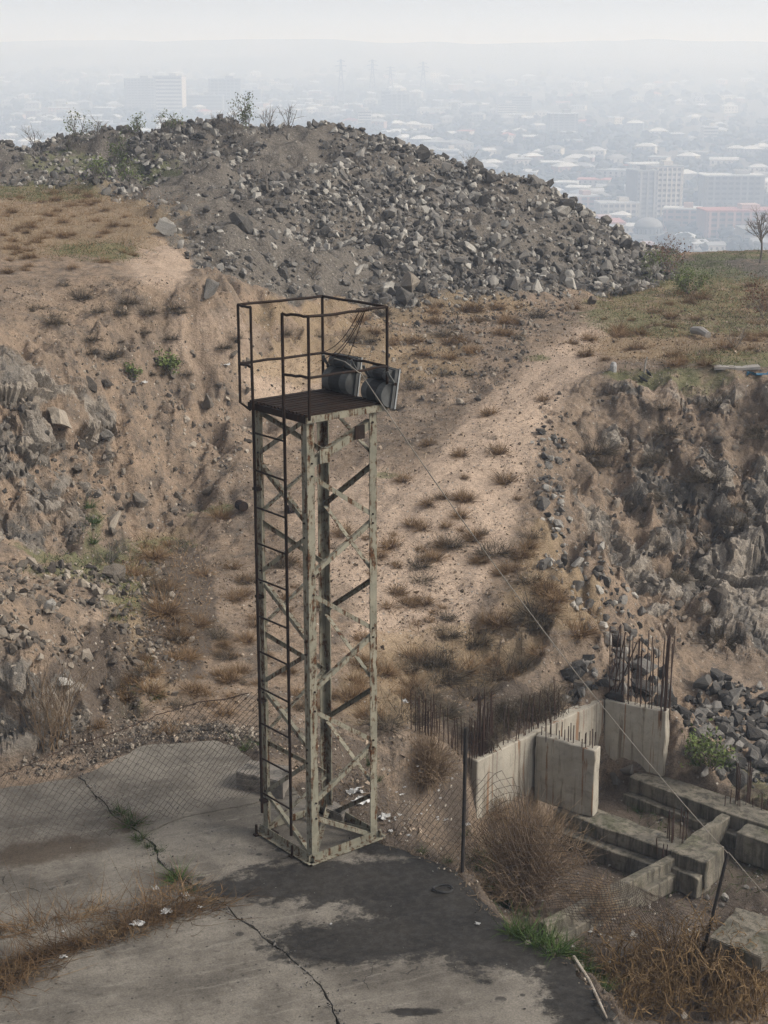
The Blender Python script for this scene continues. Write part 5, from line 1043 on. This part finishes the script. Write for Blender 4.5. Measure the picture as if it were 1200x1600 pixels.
weed_strip('dry_weeds', [(60,1500),(0,1545),(-150,1600)], 750, .14, m_dry, 'thicker dry weeds at the left picture edge')
weed_strip('dry_weeds', [(300,1390),(250,1408),(210,1425)], 220, .09, m_straw, 'upright straw at the right end of the dry weeds', .12, .32)
weed_strip('dry_weeds', [(170,1420),(90,1445),(-100,1465)], 500, .09, m_dry, 'thin dry stems above the main weed mat')
V, Q_ = ribbons(9000, 0, .015, .06, 1.3, .6, .010, 1, .2, 5); acc = sample(9000, -1.2, 4.2, 13.2, 20.5, lambda x, y: look(M['dark'], x, y) * (look(SLAB_D, x, y) > -.08)); acc[:, 2] = np.where(look(SLAB_D, acc[:, 0], acc[:, 1]) < .03, 0.0, acc[:, 2]) + .008
tag(grown('leaf_litter', (V.reshape(9000, -1, 3) + acc[:, None, :]).reshape(-1, 3), Q_, m_litterleaf), 'dead leaves and plant scraps along the slab edge', None, None, 'stuff')
V, Q_ = ribbons(16000, 0, .05, .16, .9, .5, .010, 2, .2, 6); acc = sample(16000, -14, 16, 20, 58, lambda x, y: np.clip(look(M['green'], x, y), 0, 1)); 
tag(grown('ground_grass', (V.reshape(16000, -1, 3) + acc[:, None, :]).reshape(-1, 3), Q_, m_grass), 'short green grass in patches over the quarry', None, None, 'stuff')
V, Q_ = ribbons(20000, 0, .06, .2, .9, .5, .009, 2, .2, 7); acc = sample(20000, -14, 16, 18, 58, lambda x, y: np.clip(look(M['straw'], x, y), 0, 1))
tag(grown('ground_straw', (V.reshape(20000, -1, 3) + acc[:, None, :]).reshape(-1, 3), Q_, m_straw), 'short dry grass in patches over the quarry', None, None, 'stuff')
# ------------------------------------------------------------------ hazy city
m_wallc = simple_mat('city_render_cream', (.42, .38, .33), (.35, .32, .28), .9, .15, per_obj=.3); m_wallp = simple_mat('city_tuff_pink', (.33, .21, .18), (.28, .19, .165), .9, .15, per_obj=.25); m_wallg = simple_mat('city_grey', (.22, .21, .20), (.17, .165, .16), .9, .15, per_obj=.25)
m_roofw = simple_mat('pale_sheet_roof', (.50, .50, .50), (.36, .36, .36), .6, .2, per_obj=.18); m_roofr = simple_mat('red_roof', (.34, .13, .10), (.28, .12, .10), .8, .2, per_obj=.2); m_roofg = simple_mat('grey_roof', (.25, .25, .25), (.19, .19, .19), .8, .2, per_obj=.2)
m_win = simple_mat('dark_window', (.045, .05, .055), (.06, .065, .07), .4, .3); m_ctree = simple_mat('city_tree', (.03, .032, .026), (.05, .048, .036), .95, .12); m_pyl = simple_mat('pylon_steel', (.09, .09, .09), (.12, .12, .12), .7, .1)
def far_hit(px, py):
    d = ray(px, py); Yv = np.geomspace(250, 4300, 520); t_ = Yv / d[1]; x = d[0] * t_; z = CH + d[2] * t_; g = zfar(x, Yv); k = np.argmax(z < g); return np.array([x[k], Yv[k], g[k]])
def house_mesh(wd, dp, h, rh, kind):
    a = MB().box((0, 0, h / 2 - 1), (wd, dp, h + 2)); r = MB(); o = .5; W, D = wd / 2 + o, dp / 2 + o
    if kind == 0: r.add([(-W, -D, h), (W, -D, h), (W, D, h), (-W, D, h), (-W * .35, 0, h + rh), (W * .35, 0, h + rh)], [(0, 1, 5, 4), (2, 3, 4, 5), (1, 2, 5), (3, 0, 4), (3, 2, 1, 0)])
    elif kind == 1: r.add([(-W, -D, h), (W, -D, h), (W, D, h), (-W, D, h), (-W, 0, h + rh), (W, 0, h + rh)], [(0, 1, 5, 4), (2, 3, 4, 5), (1, 2, 5), (3, 0, 4), (3, 2, 1, 0)])
    else: r.add([(-W, -D, h), (W, -D, h), (W, D, h + rh * .6), (-W, D, h + rh * .6), (-W, -D, h + .4), (W, -D, h + .4), (W, D, h + rh * .6 + .4), (-W, D, h + rh * .6 + .4)], [(0, 1, 5, 4), (1, 2, 6, 5), (2, 3, 7, 6), (3, 0, 4, 7), (4, 5, 6, 7), (3, 2, 1, 0)])
    win = MB(); n = max(2, int(wd / 3.2))
    for k in range(n):
        for z in ([h * .55] if h < 5 else [h * .3, h * .72]): win.box(((k + .5) / n * wd - wd / 2, -dp / 2 - .02, z), (1.3, .1, 1.5))
    return a.mesh('wall'), r.mesh('roof'), win.mesh('window_row')
HM = [house_mesh(*a) for a in ((12, 9, 4.5, 2.2, 0), (15, 10, 6.5, 2.4, 0), (10, 8, 4, 1.8, 1), (18, 9, 4.2, 1.6, 1), (13, 11, 7, 1.0, 2), (22, 11, 5, 1.0, 2))]
HSZ = ['small', 'two-storey', 'small gabled', 'long gabled', 'blocky', 'long low']
HV = {}
def mesh_var(me, m):
    if (me.name, m.name) not in HV: c = me.copy(); c.materials.clear(); c.materials.append(m); HV[me.name, m.name] = c
    return HV[me.name, m.name]
CREST = [(-40,265),(0,250),(100,230),(200,215),(300,205),(500,192),(600,212),(700,258),(850,298),(930,365),(1000,392),(1240,392)]
placed = []
def house(q, kind, wm, rm, rz, lab, grp, sc=1.0):
    root = empty('house', q, lab, 'house', grp, rz); root.scale = (sc, sc, sc)
    for nm, me, m in zip(('wall', 'roof', 'window_row'), HM[kind], (wm, rm, m_win)): 
        o = link(nm, mesh_var(me, m), None, root)
        if nm == 'window_row': o['kind'] = 'stuff'
def where(px, py):
    v = 'far left' if px < 190 else 'near the hotel block' if px < 300 else 'near the dark office block' if px < 440 else 'below the power pylons' if px < 690 else 'right of the heap' if px < 860 else 'near the unfinished tower' if px < 1080 else 'near the right picture edge'
    return v + ('' if py < 150 else '')
RN = {m_roofw.name: 'pale', m_roofr.name: 'red', m_roofg.name: 'grey'}; WN = {m_wallc.name: 'cream', m_wallp.name: 'pinkish', m_wallg.name: 'grey'}
rc = np.random.default_rng(5); cnt = 0; tries = 0
BIGS = [(243,170,60),(352,160,40),(1028,345,50),(1012,370,40),(1140,330,70),(620,170,30),(830,170,30)]
while cnt < 298 and tries < 9000:
    tries += 1; px = rc.uniform(-40, 1240); cy_ = np.interp(px, [c_[0] for c_ in CREST], [c_[1] for c_ in CREST]); py = rc.uniform(118, cy_ + 3)
    if any(abs(px - a) < r_ and abs(py - c_) < r_ * .45 for a, c_, r_ in BIGS): continue
    if rc.random() > (1.0 if py > 150 else .6): continue
    if px > 930 and 200 < py < 300 and rc.random() < .45: continue
    q = far_hit(px, py)
    if any(abs(px - a) < 12 and abs(py - c_) < 4.5 for a, c_ in placed): continue
    placed.append((px, py)); kind = int(rc.choice(6, p=[.25, .22, .17, .14, .12, .10])); wm = [m_wallc, m_wallp, m_wallg][int(rc.choice(3, p=[.55, .2, .25]))]; rm = [m_roofw, m_roofr, m_roofg][int(rc.choice(3, p=[.48, .14 if px > 850 else .07, .38 if px > 850 else .45]))]
    house(q, kind, wm, rm, rc.uniform(-.6, .6), f'{HSZ[kind]} {WN[wm.name]} house, {RN[rm.name]} roof, {where(px, py)}', 'houses of the hazy city', rc.uniform(.85, 1.15) * (1 + .25 * (py < 150))); cnt += 1
def block(px, py, wpx, hpx, dp, lab, wm, floors, rz=0.0, roof=m_roofg, piers=0, name='apartment_block', cat='building', bands=True):
    q = far_hit(px, py); k = q[1] / F * 1.02; wd, h = wpx * k, hpx * k; root = empty(name, q, lab, cat, 'large blocks of the hazy city', rz)
    MB().box((0, 0, h / 2 - 2), (wd, dp, h + 4)).build('wall', wm, root); fh = h / floors
    if bands:
        for f in range(floors): MB().box((0, -dp / 2, f * fh + fh * .58), (wd * .94, .5, fh * .46)).build('window_band', m_win, root)
    for c_ in range(piers): MB().box((-wd / 2 + (c_ + .5) * wd / piers, -dp / 2 - .3, h / 2), (wd / piers * .3, .6, h)).build('pier', wm, root)
    rf = MB().box((0, 0, h + .4), (wd * 1.02, dp * 1.04, .8)).build('roof', roof, root); MB().box((wd * .15, 0, h + 2), (wd * .25, dp * .5, 2.8)).build('stair_head', wm, rf); return root, wd, h
# hotel: dark wing and a pale banded wing meeting at an angle
block(220, 172, 44, 44, 16, 'dark left wing of the wide hotel block on the skyline', m_wallg, 12, .25, m_roofg, 9); block(266, 172, 44, 48, 18, 'pale banded right wing of the wide hotel block on the skyline', m_wallc, 9, -.12)
block(352, 170, 47, 42, 20, 'dark square office block right of the hotel', m_wallg, 9, .05, m_roofg, 8); block(395, 165, 26, 22, 18, 'lower grey block beside the dark office block', m_wallg, 6); block(318, 172, 60, 20, 18, 'long low grey block before the dark office block', m_wallg, 4)
block(1028, 350, 58, 84, 18, 'unfinished tall apartment block with gridded facade at right', m_wallc, 11, .15, m_roofg, 8); block(1000, 352, 34, 80, 16, 'darker wing attached left of the unfinished tall block', m_wallg, 11, .3, m_roofg, 3)
block(1140, 330, 90, 52, 20, 'broad grey apartment block near the right edge', m_wallg, 7, .0, m_roofw, 9); block(1150, 372, 110, 42, 22, 'long pink block with red roof at the right edge', m_wallp, 5, .05, m_roofr, 9); block(1185, 385, 60, 26, 22, 'cream block low at the right edge', m_wallc, 3)
block(962, 352, 60, 34, 16, 'long cream block left of the domed hall', m_wallc, 4, .1, m_roofw, 7); block(1065, 360, 56, 32, 16, 'pinkish block right of the domed hall', m_wallp, 4, -.2, m_roofw, 5); block(1000, 398, 70, 8, 20, 'low red-walled shed before the domed hall', m_wallp, 1, 0, m_roofr); block(930, 372, 80, 24, 26, 'low red-roofed hall left of the domed hall', m_wallp, 2, 0, m_roofr, 6); block(905, 345, 50, 36, 16, 'pink apartment block just beyond the heap flank', m_wallp, 5, .2, m_roofw, 4)
block(815, 175, 30, 22, 16, 'dark block with a tall end wall on the middle slope', m_wallg, 6, -.1); block(790, 182, 28, 18, 16, 'cream block beside the dark block on the middle slope', m_wallc, 5, .1); block(878, 210, 42, 30, 16, 'grey apartment block on the slope above the heap flank', m_wallg, 8, .1, m_roofw, 5); block(620, 178, 36, 28, 18, 'dark block with notched roof below the pylons', m_wallg, 6, 0, m_roofg, 5); block(603, 178, 14, 32, 14, 'narrow tower house with pointed roof below the pylons', m_wallg, 6); block(700, 250, 30, 14, 14, 'white two-storey villa just above the heap skyline', m_wallc, 2, .1, m_roofw); block(570, 200, 20, 24, 14, 'pale narrow block behind the heap top', m_wallc, 6); block(1108, 218, 22, 18, 14, 'cream block alone on the far right slope', m_wallc, 4, 0, m_roofw)
# domed hall
q = far_hit(1012, 376); k = q[1] / F; root = empty('domed_hall', q, 'hall with a round grey dome and windowed drum at right', 'hall'); R_ = 21 * k
MB().box((0, 0, 4 * k), (52 * k, 40 * k, 12 * k)).build('wall', m_wallg, root); MB().tube([(0, 0, 9 * k), (0, 0, 20 * k)], R_, 20).build('drum', m_wallg, root)
for i in range(20): a = 2 * math.pi * i / 20; MB().box((R_ * math.cos(a), R_ * math.sin(a), 15 * k), (2.6 * k, 2.6 * k, 7 * k), (np.array([math.cos(a), math.sin(a), 0]), np.array([-math.sin(a), math.cos(a), 0]), ez)).build('window', m_win, root)
MB().tube([(0, 0, 20 * k + R_ * .72 * math.sin(f * math.pi / 2) - .01) for f in np.linspace(0, 1, 8)], [R_ * 1.06 * math.cos(f * math.pi / 2 * .99) for f in np.linspace(0, 1, 8)], 20).build('dome', m_roofg, root, True)
MB().tube([(0, 0, 20 * k + R_ * .7), (0, 0, 20 * k + R_ * .95)], [.9 * k, .3 * k], 8).build('finial', m_roofg, root)
# power pylons
for px, y0, y1, lab in ((533,160,97,'leftmost lattice power pylon above the heap'),(582,152,97,'second lattice power pylon from the left'),(610,150,107,'shortest lattice power pylon, third from the left'),(661,152,101,'rightmost lattice power pylon')):
    q = far_hit(px, y0); k = q[1] / F; h = (y0 - y1) * k; root = empty('power_pylon', q, lab, 'pylon', 'power pylons'); b0 = 6 * k; rr = .55
    for i, j in ((-1, -1), (1, -1), (1, 1), (-1, 1)): MB().tube([(i * b0, j * b0, 0), (i * b0 * .3, j * b0 * .3, h * .65), (i * .6, j * .6, h)], rr, 4).build('leg', m_pyl, root)
    for n_ in range(7):
        z0, z1 = h * n_ / 7, h * (n_ + 1) / 7; g = lambda z: b0 * (1 - .7 * min(1, z / (h * .65))) if z < h * .65 else b0 * .3 * (1 - .7 * (z - h * .65) / (h * .35))
        for s_ in (-1, 1): MB().tube([(s_ * g(z0), -g(z0), z0), (-s_ * g(z1), -g(z1), z1)], rr * .6, 3).build('brace', m_pyl, root)
    for f, l_ in ((.72, 7), (.84, 8.5), (.95, 6)): MB().tube([(-l_ * k, 0, h * f), (0, 0, h * f + 1.2 * k), (l_ * k, 0, h * f)], rr * .8, 4).build('cross_arm', m_pyl, root)
# trees of the city read as one dark mass between the roofs
n = 4200; px = rc.uniform(-60, 1260, n); cy_ = np.interp(px, [c_[0] for c_ in CREST], [c_[1] for c_ in CREST]); py = 112 + (cy_ + 6 - 112) * rc.random(n) ** .9; P_ = np.array([far_hit(a, c_) for a, c_ in zip(px, py)])
keep = fbm(P_[:, 0] / 90, P_[:, 1] / 160, o=3, s=61) > -.4; P_ = P_[keep]; sz = rc.uniform(5, 10, len(P_)) * (1 + (P_[:, 1] > 2000) * .4)
Vs, Fs, off = [], [], 0
for p_, s_ in zip(P_, sz):
    for k_ in range(2):
        V, Fc = ROCKS[int(rc.integers(len(ROCKS)))]; Vs.append(V * s_ * [1.1, 1.1, 1.3] + p_ + rc.normal(0, s_ * .35, 3) * [1, 1, .3] + [0, 0, s_ * .35]); Fs.append(Fc + off); off += len(V)
tag(link('city_trees', fast_mesh('city_trees', np.concatenate(Vs), np.concatenate(Fs)), m_ctree), 'dim trees massed between the roofs of the hazy city', None, None, 'stuff')
# ------------------------------------------------------------------ look-alikes get their place in the picture into the label
bpy.context.view_layer.update(); _seen = {}
for o in S.objects:
    if o.parent is None and o.get('group') and o.get('label'): _seen.setdefault(o['label'], []).append(o)
for lab, lst in _seen.items():
    if len(lst) < 2: continue
    for o in lst:
        l_ = o.matrix_world.translation; px, py = to_pix(l_.x, l_.y, l_.z); o['label'] = f'{lab}, {px / 12:.0f}% across, {py / 16:.0f}% down'
# ------------------------------------------------------------------ haze: one closed box of even pale air round everything
hm = bpy.data.materials.new('haze_air'); hm.use_nodes = True; t = hm.node_tree; t.nodes.clear()
pv = t.nodes.new('ShaderNodeVolumePrincipled'); pv.inputs['Density'].default_value = HAZE_DENSITY
pv.inputs['Color'].default_value = (.68, .80, 1.0, 1); pv.inputs['Absorption Color'].default_value = (1, 1, 1, 1); pv.inputs['Anisotropy'].default_value = HAZE_G
ho = t.nodes.new('ShaderNodeOutputMaterial'); t.links.new(pv.outputs[0], ho.inputs['Volume'])
tag(MB().box((0, 3900, (HAZE_TOP - 96) / 2), (16000, 8200, HAZE_TOP + 96)).build('haze', hm), 'pale haze filling the air over the city', None, None, 'stuff')
